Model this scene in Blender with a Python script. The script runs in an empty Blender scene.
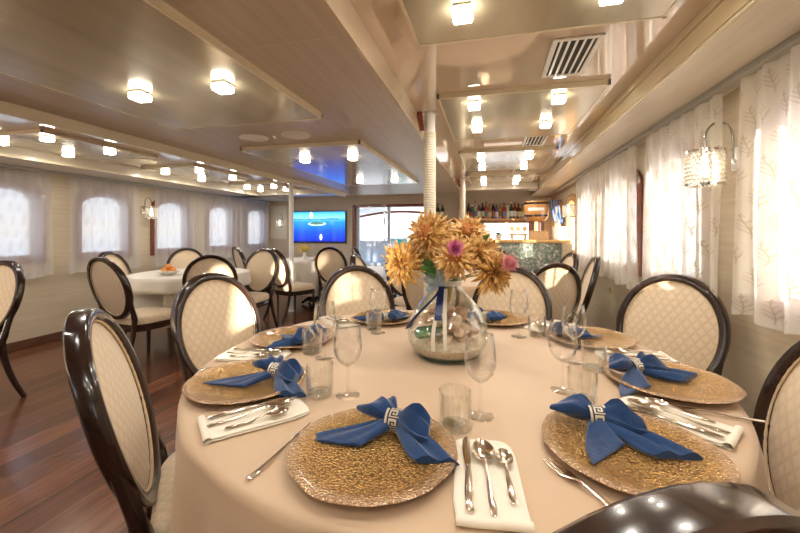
import bpy, bmesh, math, random
from math import sin, cos, pi, radians, atan2, hypot
from mathutils import Vector, Matrix
from mathutils.geometry import tessellate_polygon
random.seed(7)
S = bpy.context.scene
COL = S.collection

# ------------------------------------------------------------------ mesh builder
class MB:
    def __init__(s): s.v = []; s.f = []; s.m = []
    def add(s, vs, fs, mat=0):
        b = len(s.v); s.v += [tuple(p) for p in vs]
        for f in fs: s.f.append(tuple(b+i for i in f)); s.m.append(mat)
        return s
    def box(s, x0, x1, y0, y1, z0, z1, mat=0, T=None):
        vs = [(x, y, z) for x in (x0, x1) for y in (y0, y1) for z in (z0, z1)]
        if T: vs = [T(*p) for p in vs]
        return s.add(vs, [(0,1,3,2),(4,6,7,5),(0,4,5,1),(2,3,7,6),(0,2,6,4),(1,5,7,3)], mat)
    def grid(s, nu, nv, f, cu=False, cv=False, mat=0):
        vs = [f(i/(nu if cu else nu-1), j/(nv if cv else nv-1)) for i in range(nu) for j in range(nv)]
        fs = []
        for i in range(nu if cu else nu-1):
            for j in range(nv if cv else nv-1):
                a = i*nv+j; b = ((i+1) % nu)*nv+j; c = ((i+1) % nu)*nv+(j+1) % nv; d = i*nv+(j+1) % nv
                fs.append((a, b, c, d))
        return s.add(vs, fs, mat)
    def rings(s, rings, cap=True, mat=0):
        n = len(rings[0]); vs = [p for r in rings for p in r]; fs = []
        for i in range(len(rings)-1):
            for j in range(n):
                fs.append((i*n+j, i*n+(j+1) % n, (i+1)*n+(j+1) % n, (i+1)*n+j))
        if cap:
            fs.append(tuple(range(n))); fs.append(tuple((len(rings)-1)*n+j for j in range(n)))
        return s.add(vs, fs, mat)
    def tube(s, path, rad, seg=8, mat=0, flat=None, cap=True, closed=False):
        P = [Vector(p) for p in path]; n = len(P)
        if not hasattr(rad, '__len__'): rad = [rad]*n
        rs = []; up = None
        for i in range(n):
            if closed: t = P[(i+1) % n]-P[i-1]
            else: t = P[min(i+1, n-1)]-P[max(i-1, 0)]
            t.normalize()
            if up is None: up = Vector((0,0,1)) if abs(t.z) < .9 else Vector((0,1,0))
            a = t.cross(up); a.normalize(); b = a.cross(t); b.normalize(); up = b
            r = rad[i]; r2 = r if flat is None else r*flat
            rs.append([P[i]+a*(r*cos(2*pi*k/seg))+b*(r2*sin(2*pi*k/seg)) for k in range(seg)])
        if closed: rs.append(rs[0]); cap = False
        return s.rings(rs, cap, mat)
    def lathe(s, prof, seg=32, c=(0,0,0), mat=0, wob=None):
        vs = []; fs = []; idx = []
        for (r, z) in prof:
            if r < 1e-6:
                idx.append([len(vs)]); vs.append((c[0], c[1], c[2]+z))
            else:
                row = []
                for k in range(seg):
                    a = 2*pi*k/seg; rr = r*(wob(a, r, z) if wob else 1)
                    row.append(len(vs)); vs.append((c[0]+rr*cos(a), c[1]+rr*sin(a), c[2]+z))
                idx.append(row)
        for A, B in zip(idx, idx[1:]):
            for k in range(seg):
                k2 = (k+1) % seg
                if len(A) == 1 and len(B) == 1: continue
                if len(A) == 1: fs.append((A[0], B[k], B[k2]))
                elif len(B) == 1: fs.append((A[k], A[k2], B[0]))
                else: fs.append((A[k], A[k2], B[k2], B[k]))
        return s.add(vs, fs, mat)
    def xf(s, T): s.v = [tuple(T(*p)) for p in s.v]; return s
    def build(s, name, mats, parent=None, ang=40, bevel=0, loc=None, rotz=None, weld=False, smooth=True):
        me = bpy.data.meshes.new(name)
        bm = bmesh.new()
        bv = [bm.verts.new(p) for p in s.v]
        for f, m in zip(s.f, s.m):
            try:
                fc = bm.faces.new([bv[i] for i in f]); fc.material_index = m; fc.smooth = smooth
            except ValueError: pass
        if weld: bmesh.ops.remove_doubles(bm, verts=bm.verts, dist=1e-5)
        bmesh.ops.recalc_face_normals(bm, faces=bm.faces)
        bm.to_mesh(me); bm.free()
        if smooth: me.set_sharp_from_angle(angle=radians(ang))
        if not isinstance(mats, (list, tuple)): mats = [mats]
        for m in mats: me.materials.append(m)
        o = bpy.data.objects.new(name, me); COL.objects.link(o)
        if parent: o.parent = parent
        if bevel:
            md = o.modifiers.new('edge', 'BEVEL'); md.width = bevel; md.segments = 2; md.limit_method = 'ANGLE'
        if loc: o.location = loc
        if rotz is not None: o.rotation_euler.z = rotz
        return o

def tag(o, label, cat, group=None):
    o['label'] = label; o['category'] = cat
    if group: o['group'] = group
    return o
def struct(o, label=None):
    o['kind'] = 'structure'
    if label: o['label'] = label
    return o
def empty(name, loc=(0,0,0), rz=0):
    o = bpy.data.objects.new(name, None); COL.objects.link(o)
    o.location = loc; o.rotation_euler = (0, 0, rz); o.empty_display_size = .05
    return o
def dup(root, loc=None, rz=None):
    def cp(o, par):
        c = o.copy(); COL.objects.link(c)
        if par: c.parent = par
        for ch in KIDS.get(o.name, [k for k in o.children]): cp(ch, c)
        return c
    r = cp(root, None)
    if loc is not None: r.location = loc
    if rz is not None: r.rotation_euler = (0, 0, rz)
    return r
KIDS = {}

# ------------------------------------------------------------------ materials
class NT:
    def __init__(s, name):
        s.m = bpy.data.materials.new(name); s.m.use_nodes = True; s.t = s.m.node_tree
        s.t.nodes.clear(); s.out = s.t.nodes.new('ShaderNodeOutputMaterial')
    def n(s, typ, **kw):
        nd = s.t.nodes.new('ShaderNode'+typ)
        for k, v in kw.items():
            if k.startswith('_'): setattr(nd, k[1:], v)
            else:
                key = k.replace('__', ' ')
                s.set(nd, key, v)
        return nd
    def set(s, nd, key, v):
        sock = nd.inputs[int(key[1:])] if key[0] == 'i' and key[1:].isdigit() else nd.inputs[key]
        if isinstance(v, bpy.types.NodeSocket): s.t.links.new(v, sock)
        elif isinstance(v, bpy.types.Node): s.t.links.new(v.outputs[0], sock)
        else:
            if hasattr(v, '__len__') and len(v) == 3 and sock.type == 'RGBA': v = (*v, 1)
            sock.default_value = v
    def math(s, op, a, b=0, clamp=False):
        nd = s.t.nodes.new('ShaderNodeMath'); nd.operation = op; nd.use_clamp = clamp
        s.set(nd, 'i0', a); s.set(nd, 'i1', b); return nd.outputs[0]
    def ramp(s, fac, stops):
        nd = s.t.nodes.new('ShaderNodeValToRGB'); s.set(nd, 'i0', fac)
        e = nd.color_ramp.elements
        while len(e) < len(stops): e.new(.5)
        for el, (p, c) in zip(e, stops): el.position = p; el.color = (*c, 1)
        return nd.outputs[0]
    def mix(s, fac, a, b, blend='MIX'):
        nd = s.t.nodes.new('ShaderNodeMix'); nd.data_type = 'RGBA'; nd.blend_type = blend
        s.set(nd, 'i0', fac); s.set(nd, 'i6', a); s.set(nd, 'i7', b); return nd.outputs[2]
    def coord(s, kind='Object', scale=None, rot=None):
        tc = s.t.nodes.new('ShaderNodeTexCoord').outputs[kind]
        if scale or rot:
            mp = s.t.nodes.new('ShaderNodeMapping'); s.t.links.new(tc, mp.inputs[0])
            if scale: mp.inputs['Scale'].default_value = scale
            if rot: mp.inputs['Rotation'].default_value = rot
            return mp.outputs[0]
        return tc
    def bump(s, h, strength=.3, dist=.01):
        nd = s.t.nodes.new('ShaderNodeBump'); nd.inputs['Strength'].default_value = strength
        nd.inputs['Distance'].default_value = dist; s.set(nd, 'Height', h); return nd.outputs[0]
    def pbr(s, color=(.8,.8,.8), rough=.5, metal=0, spec=.5, coat=0, coat_rough=.03, normal=None, emis=None, estr=0, sheen=0):
        p = s.t.nodes.new('ShaderNodeBsdfPrincipled')
        s.set(p, 'Base Color', color); s.set(p, 'Roughness', rough); s.set(p, 'Metallic', metal)
        s.set(p, 'Specular IOR Level', spec); s.set(p, 'Coat Weight', coat); s.set(p, 'Coat Roughness', coat_rough)
        if normal is not None: s.set(p, 'Normal', normal)
        if sheen: s.set(p, 'Sheen Weight', sheen)
        if emis is not None: s.set(p, 'Emission Color', emis); s.set(p, 'Emission Strength', estr)
        return p
    def end(s, sh):
        s.t.links.new(sh.outputs[0] if isinstance(sh, bpy.types.Node) else sh, s.out.inputs[0]); return s.m

def plain(name, color, rough=.5, **kw):
    n = NT(name); return n.end(n.pbr(color, rough, **kw))
def noisy(name, c1, c2, rough=.5, scale=(1,1,1), ns=8, detail=4, bump=0, kind='Object', bd=.002, **kw):
    n = NT(name); co = n.coord(kind, scale)
    t = n.n('TexNoise', Vector=co, Scale=ns, Detail=detail)
    c = n.ramp(t.outputs[0], [(.3, c1), (.7, c2)])
    nm = n.bump(t.outputs[0], bump, bd) if bump else None
    return n.end(n.pbr(c, rough, normal=nm, **kw))

M = {}
# floor: long reddish planks along Y
def floor_mat():
    n = NT('plank_floor'); co = n.coord('Object')
    sx = n.n('SeparateXYZ', Vector=co)
    xx = n.math('DIVIDE', n.math('ADD', sx.outputs[0], 20), .17)
    fr = n.math('FRACT', xx); idx = n.math('FLOOR', xx)
    wn = n.n('TexWhiteNoise', _noise_dimensions='1D'); n.set(wn, 'W', idx)
    grain = n.n('TexNoise', Vector=n.coord('Object', (34, 1.6, 1)), Scale=2.2, Detail=6, Roughness=.6)
    band = n.n('TexNoise', Vector=n.coord('Object', (6, .35, 1)), Scale=1.6, Detail=2)
    f = n.math('ADD', n.math('MULTIPLY', grain.outputs[0], .6), n.math('MULTIPLY', wn.outputs[0], .3))
    f = n.math('ADD', f, n.math('MULTIPLY', n.math('SUBTRACT', band.outputs[0], .5), .5))
    c = n.ramp(f, [(.2, (.06,.021,.010)), (.5, (.16,.056,.026)), (.8, (.28,.115,.055))])
    seam = n.math('LESS_THAN', fr, .02)
    c = n.mix(n.math('MULTIPLY', seam, .6), c, (.30, .15, .075))
    r = n.math('ADD', .16, n.math('MULTIPLY', grain.outputs[0], .16))
    return n.end(n.pbr(c, r, spec=.5, coat=.25, coat_rough=.12, normal=n.bump(grain.outputs[0], .06, .002)))
M['floor'] = floor_mat()
def grain_mat(name, c1, c2, scale, rough=.4, seam=None, bump=.03, coat=0, spec=.5):
    n = NT(name)
    g = n.n('TexNoise', Vector=n.coord('Object', scale), Scale=2, Detail=6, Roughness=.65)
    c = n.ramp(g.outputs[0], [(.3, c1), (.7, c2)])
    return n.end(n.pbr(c, rough, coat=coat, spec=spec, normal=n.bump(g.outputs[0], bump, .002)))
M['wall'] = grain_mat('beige_laminate', (.55,.455,.32), (.67,.57,.42), (1,1.2,26), .38)
M['wall_back'] = grain_mat('beige_back_laminate', (.56,.47,.35), (.68,.58,.44), (1.2,1,26), .4)
M['soffit'] = grain_mat('soffit_laminate', (.42,.345,.27), (.53,.45,.36), (22,.8,1), .33)
M['cornice'] = grain_mat('cornice_laminate', (.60,.52,.40), (.70,.62,.49), (14,.8,14), .32)
M['fascia'] = grain_mat('fascia_lacquer', (.55,.44,.27), (.62,.51,.33), (3,.6,3), .12, coat=.3)
M['lacquer'] = plain('cream_lacquer', (.66,.53,.40), .045, spec=.8, coat=.6, coat_rough=.02)
def panel_mat():
    n = NT('satin_panel')
    g = n.n('TexNoise', Vector=n.coord('Object', (5, .6, 1)), Scale=2, Detail=2)
    c = n.ramp(g.outputs[0], [(.3, (.40,.345,.245)), (.7, (.49,.43,.315))])
    return n.end(n.pbr(c, .22, metal=.25, spec=.7, coat=.35, coat_rough=.09))
M['panel'] = panel_mat()
M['lip'] = plain('panel_lip_cream', (.70,.60,.43), .25)
M['white'] = plain('white_enamel', (.82,.80,.75), .35)
M['cream'] = plain('cream_paint', (.76,.70,.58), .4)
M['base'] = noisy('baseboard_wood', (.10,.045,.025), (.16,.075,.04), .35, (8,1,8))
M['mahog'] = noisy('red_mahogany', (.16,.035,.02), (.28,.07,.035), .22, (9,9,1.2), coat=.5)
M['wood_orange'] = noisy('orange_oak', (.50,.22,.06), (.66,.34,.12), .28, (3,14,3), coat=.3)
M['oak'] = noisy('golden_oak', (.60,.33,.11), (.74,.46,.19), .3, (2,10,10), coat=.3)
M['dark'] = noisy('wenge_lacquer', (.014,.007,.005), (.034,.015,.010), .2, (6,6,1.5), coat=.35, coat_rough=.08)
def damask(name, c1, c2, c3):
    n = NT(name); sp = n.n('SeparateXYZ', Vector=n.coord('Object'))
    hz = n.math('ADD', sp.outputs[2], n.math('MULTIPLY', sp.outputs[1], .6))
    P = .046
    def tri(e): return n.math('ABSOLUTE', n.math('SUBTRACT', n.math('FRACT', n.math('DIVIDE', n.math('ADD', e, 9.2), P)), .5))
    a = tri(n.math('ADD', n.math('MULTIPLY', sp.outputs[0], 1.15), hz)); b = tri(n.math('SUBTRACT', n.math('MULTIPLY', sp.outputs[0], 1.15), hz))
    m = n.math('MINIMUM', a, b)                      # 0 on the lattice lines
    f = n.math('MULTIPLY', m, 3.2, True)
    w = n.n('TexNoise', Vector=n.coord('Object'), Scale=70, Detail=2)
    f2 = n.math('ADD', f, n.math('MULTIPLY', n.math('SUBTRACT', w.outputs[0], .5), .5))
    c = n.ramp(f2, [(.05, c1), (.45, c2), (.9, c3)])
    return n.end(n.pbr(c, .6, sheen=.3, normal=n.bump(f2, .35, .003)))
M['damask'] = damask('cream_damask', (.66,.51,.34), (.695,.545,.375), (.73,.585,.415))
M['pipe'] = plain('cream_piping', (.66,.52,.33), .6)
def cloth(name, c1, c2, rough=.75, weave=260, b=.12):
    n = NT(name); co = n.coord('Object')
    t = n.n('TexNoise', Vector=co, Scale=weave, Detail=2)
    big = n.n('TexNoise', Vector=co, Scale=5, Detail=3)
    c = n.mix(big.outputs[0], c1, c2)
    return n.end(n.pbr(c, rough, spec=.25, sheen=.2, normal=n.bump(t.outputs[0], b, .001)))
M['cloth'] = cloth('champagne_tablecloth', (.575,.405,.265), (.64,.465,.315), .55, 90)
M['cloth2'] = cloth('ivory_tablecloth', (.72,.66,.58), (.80,.75,.67))
M['napkin'] = cloth('white_linen', (.80,.73,.60), (.87,.80,.69))
def linen_blue():
    n = NT('blue_linen'); co = n.coord('Object')
    t = n.n('TexNoise', Vector=co, Scale=420, Detail=2); w = n.n('TexNoise', Vector=co, Scale=26, Detail=4)
    c = n.ramp(n.math('ADD', n.math('MULTIPLY', w.outputs[0], .7), n.math('MULTIPLY', t.outputs[0], .3)),
               [(.3, (.008,.030,.105)), (.7, (.019,.066,.19))])
    h = n.math('ADD', n.math('MULTIPLY', t.outputs[0], .15), w.outputs[0])
    return n.end(n.pbr(c, .8, spec=.2, sheen=.4, normal=n.bump(h, .6, .006)))
M['blue'] = linen_blue()
def charger():
    n = NT('hammered_gold_glass'); co = n.coord('Object')
    v = n.n('TexVoronoi', Vector=co, Scale=170); w = n.n('TexNoise', Vector=co, Scale=10, Detail=5)
    vv = n.math('MULTIPLY', v.outputs[0], 1)
    sp = n.n('SeparateXYZ', Vector=co)
    r = n.math('SQRT', n.math('ADD', n.math('MULTIPLY', sp.outputs[0], sp.outputs[0]), n.math('MULTIPLY', sp.outputs[1], sp.outputs[1])))
    rim = n.math('MULTIPLY', n.math('SUBTRACT', r, .138), 40, True)
    c = n.ramp(n.math('ADD', n.math('MULTIPLY', vv, .55), n.math('MULTIPLY', w.outputs[0], .6)),
               [(.2, (.72,.46,.17)), (.5, (.54,.32,.105)), (.85, (.27,.13,.035))])
    c = n.mix(n.math('MULTIPLY', rim, .55), c, (.66,.46,.33))
    return n.end(n.pbr(c, .25, metal=.7, spec=.5, coat=.2, coat_rough=.08, normal=n.bump(n.math('ADD', vv, n.math('MULTIPLY', w.outputs[0], .5)), .9, .006)))
M['charger'] = charger()
M['steel'] = plain('polished_cutlery_steel', (.72,.64,.54), .14, metal=1)
M['chrome'] = plain('chrome', (.80,.79,.77), .1, metal=1)
M['dchrome'] = plain('shaded_chrome', (.42,.40,.37), .18, metal=1)
M['ring'] = plain('brushed_silver', (.74,.68,.57), .3, metal=.5)
M['key'] = plain('dark_key_inlay', (.035,.025,.018), .4)
def thin_glass(name, tint=(1,1,1), edge=(.85,.88,.86), body=0.03, rough=.01, blend=.25, k=.8, pw=3):
    n = NT(name)
    tr = n.n('BsdfTransparent', Color=tint); gl = n.n('BsdfGlossy', Color=(1,1,1), Roughness=rough)
    lw = n.n('LayerWeight', Blend=.5); body = body*1.5
    f = n.math('ADD', n.math('MULTIPLY', n.math('POWER', lw.outputs[1], pw), k), body, True)
    trc = n.mix(n.math('POWER', lw.outputs[1], 3), tint, edge); n.set(tr, 'Color', trc)
    mx = n.n('MixShader'); n.set(mx, 'i0', f); n.set(mx, 'i1', tr); n.set(mx, 'i2', gl)
    return n.end(mx)
M['glass'] = thin_glass('clear_glass', (.99,.99,.988), (.62,.64,.63), .035, k=.95, pw=2.6)
M['tumbler'] = thin_glass('tumbler_glass', (.985,.988,.98), (.62,.66,.63), .05, k=.95, pw=2.2)
M['vase'] = thin_glass('demijohn_glass', (.98,.985,.98), (.66,.76,.70), .03, blend=.3)
M['pane'] = thin_glass('window_pane', (.95,.96,.97), (.8,.85,.88), .02)
M['greenglass'] = thin_glass('green_glass', (.25,.62,.48), (.05,.25,.18), .12)
M['tealbase'] = plain('teal_glass_base', (.03,.16,.12), .08, coat=.8)
def lace(name, lo, hi, tint, dark, tw=.13, th=.17):
    n = NT(name); sp = n.n('SeparateXYZ', Vector=n.coord('Object')); y, z = sp.outputs[1], sp.outputs[2]
    wob = n.n('TexNoise', Vector=n.coord('Object'), Scale=9, Detail=2)
    zz = n.math('ADD', n.math('DIVIDE', z, th), n.math('MULTIPLY', wob.outputs[0], .35))
    row = n.math('FLOOR', zz)
    yy = n.math('ADD', n.math('ADD', n.math('DIVIDE', y, tw), n.math('MULTIPLY', row, .37)), n.math('MULTIPLY', wob.outputs[0], .5))
    u = n.math('MULTIPLY', n.math('SUBTRACT', n.math('FRACT', yy), .5), 2)
    v = n.math('MULTIPLY', n.math('SUBTRACT', n.math('FRACT', zz), .5), 2)
    u1 = n.math('SUBTRACT', u, n.math('MULTIPLY', n.math('SINE', n.math('MULTIPLY', v, 2.6)), .16))
    au, av = n.math('ABSOLUTE', u1), n.math('ABSOLUTE', v)
    stem = n.math('MULTIPLY', n.math('LESS_THAN', au, .05), n.math('LESS_THAN', av, .88))
    leaf = n.math('LESS_THAN', n.math('ABSOLUTE', n.math('SUBTRACT', n.math('FRACT', n.math('SUBTRACT', n.math('MULTIPLY', v, 2.6), n.math('MULTIPLY', au, 2.0))), .5)), .17)
    leaf = n.math('MULTIPLY', leaf, n.math('LESS_THAN', au, n.math('MULTIPLY', n.math('SUBTRACT', .95, av), .75)))
    f = n.math('MAXIMUM', stem, n.math('MULTIPLY', leaf, .8))
    op = n.math('ADD', lo, n.math('MULTIPLY', f, hi-lo))
    c = n.mix(n.math('MULTIPLY', f, .85), tint, dark)
    d = n.n('BsdfDiffuse', Color=c); t = n.n('BsdfTranslucent', Color=c)
    m1 = n.n('MixShader'); n.set(m1, 'i0', .55); n.set(m1, 'i1', d); n.set(m1, 'i2', t)
    tr = n.n('BsdfTransparent', Color=(1,1,1))
    m2 = n.n('MixShader'); n.set(m2, 'i0', op); n.set(m2, 'i1', tr); n.set(m2, 'i2', m1)
    return n.end(m2)
M['lace_l'] = lace('sheer_lace_pale', .60, .84, (.95,.94,.93), (.62,.60,.55), .10, .13)
M['lace_r'] = lace('sheer_lace_white', .70, .94, (.92,.89,.83), (.50,.43,.32), .085, .11)
M['rail'] = plain('grey_curtain_track', (.40,.39,.36), .35, metal=.3)
def emit(name, c, s, base=(.9,.9,.9)):
    n = NT(name); return n.end(n.pbr(base, .3, emis=c, estr=s))
LAMP = 12.0; LAMP_W = 1.15
M['lamp'] = emit('lit_lamp_glass', (1,.92,.74), LAMP)
M['bulb'] = emit('lit_bulb', (1,.84,.60), 6)
M['crystal'] = plain('crystal_bead', (.86,.83,.75), .07, spec=.9, coat=.6)
def tv_mat():
    n = NT('tv_picture'); sp = n.n('SeparateXYZ', Vector=n.coord('Generated')); x, z = sp.outputs[0], sp.outputs[2]
    ns = n.n('TexNoise', Vector=n.coord('Generated', (3, 1, 14)), Scale=3, Detail=3)
    zz = n.math('ADD', z, n.math('MULTIPLY', n.math('SUBTRACT', ns.outputs[0], .5), .10))
    c = n.ramp(zz, [(0, (.003,.012,.22)), (.35, (.004,.05,.55)), (.66, (.01,.16,.72)), (.74, (.05,.30,.72)), (.76, (.16,.52,.85)), (1, (.02,.20,.62))])
    hill = n.math('LESS_THAN', n.math('ABSOLUTE', n.math('SUBTRACT', z, .755)), n.math('MULTIPLY', n.math('SUBTRACT', ns.outputs[0], .36), .10))
    c = n.mix(hill, c, (.02,.07,.22))
    def ell(cx, cz, rx, rz):
        a = n.math('DIVIDE', n.math('SUBTRACT', x, cx), rx); b = n.math('DIVIDE', n.math('SUBTRACT', z, cz), rz)
        return n.math('LESS_THAN', n.math('ADD', n.math('MULTIPLY', a, a), n.math('MULTIPLY', b, b)), 1)
    c = n.mix(ell(.48, .60, .17, .065), c, (.42,.62,.62))
    c = n.mix(ell(.48, .615, .135, .05), c, (.045,.12,.09))
    c = n.mix(ell(.555, .15, .022, .10), c, (.75,.85,.95))
    c = n.mix(ell(.37, .88, .03, .12), c, (.55,.75,.9))
    e = n.n('Emission', Color=c, Strength=1.6); g = n.n('BsdfGlossy', Color=(1,1,1), Roughness=.05)
    mx = n.n('MixShader'); n.set(mx, 'i0', .06); n.set(mx, 'i1', e); n.set(mx, 'i2', g)
    return n.end(mx)
M['tv'] = tv_mat()
M['black'] = plain('black_plastic', (.012,.012,.014), .3)
def mosaic():
    n = NT('shell_mosaic'); co = n.coord('Object')
    v = n.n('TexVoronoi', Vector=co, Scale=34); e = n.n('TexVoronoi', Vector=co, Scale=34, _feature='DISTANCE_TO_EDGE')
    sp = n.n('SeparateColor', Color=v.outputs[1])
    c = n.ramp(sp.outputs[0], [(0, (.16,.24,.20)), (.4, (.36,.46,.40)), (.75, (.58,.62,.54)), (1, (.85,.86,.78))])
    c = n.mix(n.math('LESS_THAN', e.outputs[0], .05), c, (.30,.33,.28))
    return n.end(n.pbr(c, .15, spec=.7, metal=.2, coat=.5, normal=n.bump(v.outputs[0], .5, .01)))
M['mosaic'] = mosaic()
def rope():
    n = NT('white_rope'); sp = n.n('SeparateXYZ', Vector=n.coord('Object'))
    w = n.n('TexNoise', Vector=n.coord('Object'), Scale=160, Detail=2)
    c = n.mix(w.outputs[0], (.62,.54,.40), (.84,.78,.64))
    return n.end(n.pbr(c, .7, normal=n.bump(w.outputs[0], .5, .004)))
M['rope'] = rope()
M['sand'] = noisy('pale_sand', (.55,.43,.30), (.80,.68,.52), .9, ns=70, bump=.5, bd=.01)
M['shell'] = noisy('seashell', (.62,.40,.28), (.84,.68,.52), .5, ns=30)
M['coral'] = noisy('dried_coral', (.50,.34,.22), (.74,.56,.42), .8, ns=40, bump=.5, bd=.004)
def petal_mat():
    n = NT('dried_gold_petal'); co = n.coord('Object')
    t = n.n('TexNoise', Vector=co, Scale=55, Detail=3)
    c = n.ramp(t.outputs[0], [(.32, (.30,.10,.018)), (.48, (.62,.32,.075)), (.68, (.86,.60,.24))])
    return n.end(n.pbr(c, .42, spec=.5, normal=n.bump(t.outputs[0], .3, .003)))
M['petal'] = petal_mat()
M['disk'] = noisy('orange_flower_centre', (.26,.07,.012), (.52,.20,.05), .8, ns=120, bump=.8, bd=.004)
M['pink'] = noisy('pink_bloom', (.55,.10,.30), (.80,.32,.48), .8, ns=60)
M['pink2'] = noisy('pale_pink_bloom', (.75,.25,.30), (.88,.50,.52), .8, ns=60)
M['leaf'] = noisy('green_leaf', (.04,.12,.025), (.12,.26,.06), .5, ns=20)
M['stem'] = plain('dry_stem', (.42,.36,.14), .6)
M['navy'] = cloth('navy_satin', (.010,.020,.10), (.02,.035,.17), .3)
M['paleblue'] = cloth('pale_blue_ribbon', (.30,.44,.56), (.48,.60,.70), .45)
M['lacerib'] = cloth('ivory_lace_ribbon', (.66,.62,.50), (.85,.82,.72), .8)
M['tape'] = plain('white_band', (.80,.82,.84), .5)
M['teal'] = plain('teal_canvas', (.05,.42,.46), .6)
M['rope_blue'] = plain('navy_rope', (.05,.10,.22), .7)
M['deck'] = noisy('teak_deck', (.40,.28,.17), (.55,.42,.28), .6, (20,1,1))
M['bluewhite'] = plain('blue_white_paint', (.55,.66,.82), .4)
M['paper'] = plain('white_paper', (.82,.80,.74), .6)
M['ventdark'] = plain('vent_shadow', (.05,.05,.04), .7)
M['food1'] = noisy('orange_fruit', (.75,.22,.04), (.85,.36,.08), .4, ns=30)
M['food2'] = noisy('green_fruit', (.16,.30,.05), (.35,.45,.10), .4, ns=30)
M['yellow'] = noisy('yellow_bloom', (.75,.50,.03), (.88,.66,.12), .6, ns=30)
M['red'] = plain('red_gloss', (.65,.02,.015), .2, coat=.5)
M['brass'] = plain('brass', (.75,.50,.22), .2, metal=1)
M['wicker'] = noisy('woven_wicker', (.45,.28,.13), (.70,.48,.26), .7, (30,30,60), 3)

# ------------------------------------------------------------------ the room
XL, XR, YB, YF = -4.76, 1.12, 7.4, -4.6
Z_BAY, Z_SOF = 2.0, 1.89
MB().box(XL-.3, XR+.3, YF, YB+.02, -.05, 0).build('floor', M['floor']); struct(bpy.data.objects['floor'])

def arch(cy, hw, z0, z1, rise, n=10):
    pts = [(cy-hw, z0), (cy+hw, z0)]
    for i in range(n+1):           # flattened round-cornered top
        a = pi*i/n
        pts.append((cy+hw*cos(a)*1.0, z1-rise+rise*(sin(a)**.8 if sin(a) > 0 else 0)))
    return pts
def wall_holes(name, to3, outer, holes, th, mat):
    """flat wall with openings; to3(a,b,t): wall coordinates -> room, t = 0 face, 1 back"""
    mb = MB(); loops = [outer]+holes
    flat = [p for l in loops for p in l]
    tri = tessellate_polygon([[Vector((p[0], p[1], 0)) for p in l] for l in loops])
    for t in (0, th): mb.add([to3(p[0], p[1], t) for p in flat], tri)
    for l in loops:
        k = len(l)
        mb.add([to3(p[0], p[1], 0) for p in l]+[to3(p[0], p[1], th) for p in l],
               [(i, (i+1) % k, k+(i+1) % k, k+i) for i in range(k)])
    return struct(mb.build(name, mat, smooth=False, weld=True))
LW = [.62, 1.66, 2.70, 3.72, 4.75, 5.80, 6.86]
RW = [-3.75, -2.70, -1.59, 1.50, 2.60, 3.51, 4.48, 5.66, 6.69]  # first three are unseen, added behind the camera to admit the sun
WZ0, WZ1, WH = .965, 1.67, .285
sill = lambda c: 1.20 if c < -2 else WZ0      # unseen windows' sills raised so the sun stripe clears the table
toR = lambda a, b, t: (XR+t, a, b)
toL = lambda a, b, t: (XL-t, a, b)
wall_holes('wall_right', toR, [(YF, 0), (YB, 0), (YB, 2.1), (YF, 2.1)], [arch(c, WH, sill(c), WZ1, .14) for c in RW], .10, M['wall'])
wall_holes('wall_left', toL, [(YF, 0), (YB, 0), (YB, 2.1), (YF, 2.1)], [arch(c, WH, WZ0, WZ1, .14) for c in LW], .10, M['wall'])
toB = lambda a, b, t: (a, YB+t, b)
DX0, DX1, DZ = -2.76, -1.18, 1.74
bar_win = [(-.12, 1.06), (.73, 1.06), (.73, 1.40), (-.12, 1.40)]
wall_holes('wall_back', toB, [(XL-.1, 0), (DX0, 0), (DX0, DZ), (DX1, DZ), (DX1, 0), (XR+.1, 0), (XR+.1, 2.1), (XL-.1, 2.1)], [bar_win], .08, M['wall_back'])
wall_holes('wall_front', lambda a, b, t: (a, YF-t, b), [(XL-.1, 0), (XR+.1, 0), (XR+.1, 2.1), (XL-.1, 2.1)], [[(-4.3, 1.1), (-1.7, 1.1), (-1.7, 1.9), (-4.3, 1.9)]], .08, M['wall'])  # unseen opening, added to let daylight in from behind the camera
for nm, x0, x1 in (('baseboard_left', XL, XL+.02), ('baseboard_right', XR-.02, XR)):
    struct(MB().box(x0, x1, YF, YB, 0, .09).build(nm, M['base'], bevel=.004))
struct(MB().box(XL, DX0-.05, YB-.02, YB, 0, .09).box(DX1+.05, XR, YB-.02, YB, 0, .09).build('baseboard_back', M['base'], bevel=.004))

def window(i, side, c, frame_mat):
    to = toR if side == 'R' else toL
    w = empty('window_%d' % i, to(c, 0, 0)); struct(w)
    ox, oy = w.location.x, w.location.y
    mb = MB(); z0 = sill(c) if side == 'R' else WZ0
    inn = arch(c, WH-.01, z0+.01, WZ1-.01, .14); out = arch(c, WH+.085, z0-.085, WZ1+.085, .19)
    k = len(inn)
    # moulded section of the frame: outer flat, raised bead, inner step
    secs = [(0, -.004), (0.0, -.022), (.45, -.034), (.75, -.022), (1, -.018), (1, .05)]
    rings = []
    for (f, t) in secs:
        rings.append([Vector(to(out[j][0]+(inn[j][0]-out[j][0])*f, out[j][1]+(inn[j][1]-out[j][1])*f, t))-Vector((ox, oy, 0)) for j in range(k)])
    mb.rings(rings, cap=False)
    mb.build('frame', frame_mat, w, ang=30)
    p = [Vector(to(a, b, .045))-Vector((ox, oy, 0)) for a, b in inn]
    q = [Vector(to(a, b, .051))-Vector((ox, oy, 0)) for a, b in inn]
    MB().add(p+q, [tuple(range(k)), tuple(k+j for j in range(k))]+[(j, (j+1) % k, k+(j+1) % k, k+j) for j in range(k)]).build('pane', M['pane'], w, smooth=False)
wi = 0
for c in LW: wi += 1; window(wi, 'L', c, M['mahog'])
for c in RW: wi += 1; window(wi, 'R', c, M['mahog'] if c < 5 else M['wood_orange'])  # orange wood on the bar windows paints sunlight into their frames
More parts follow.
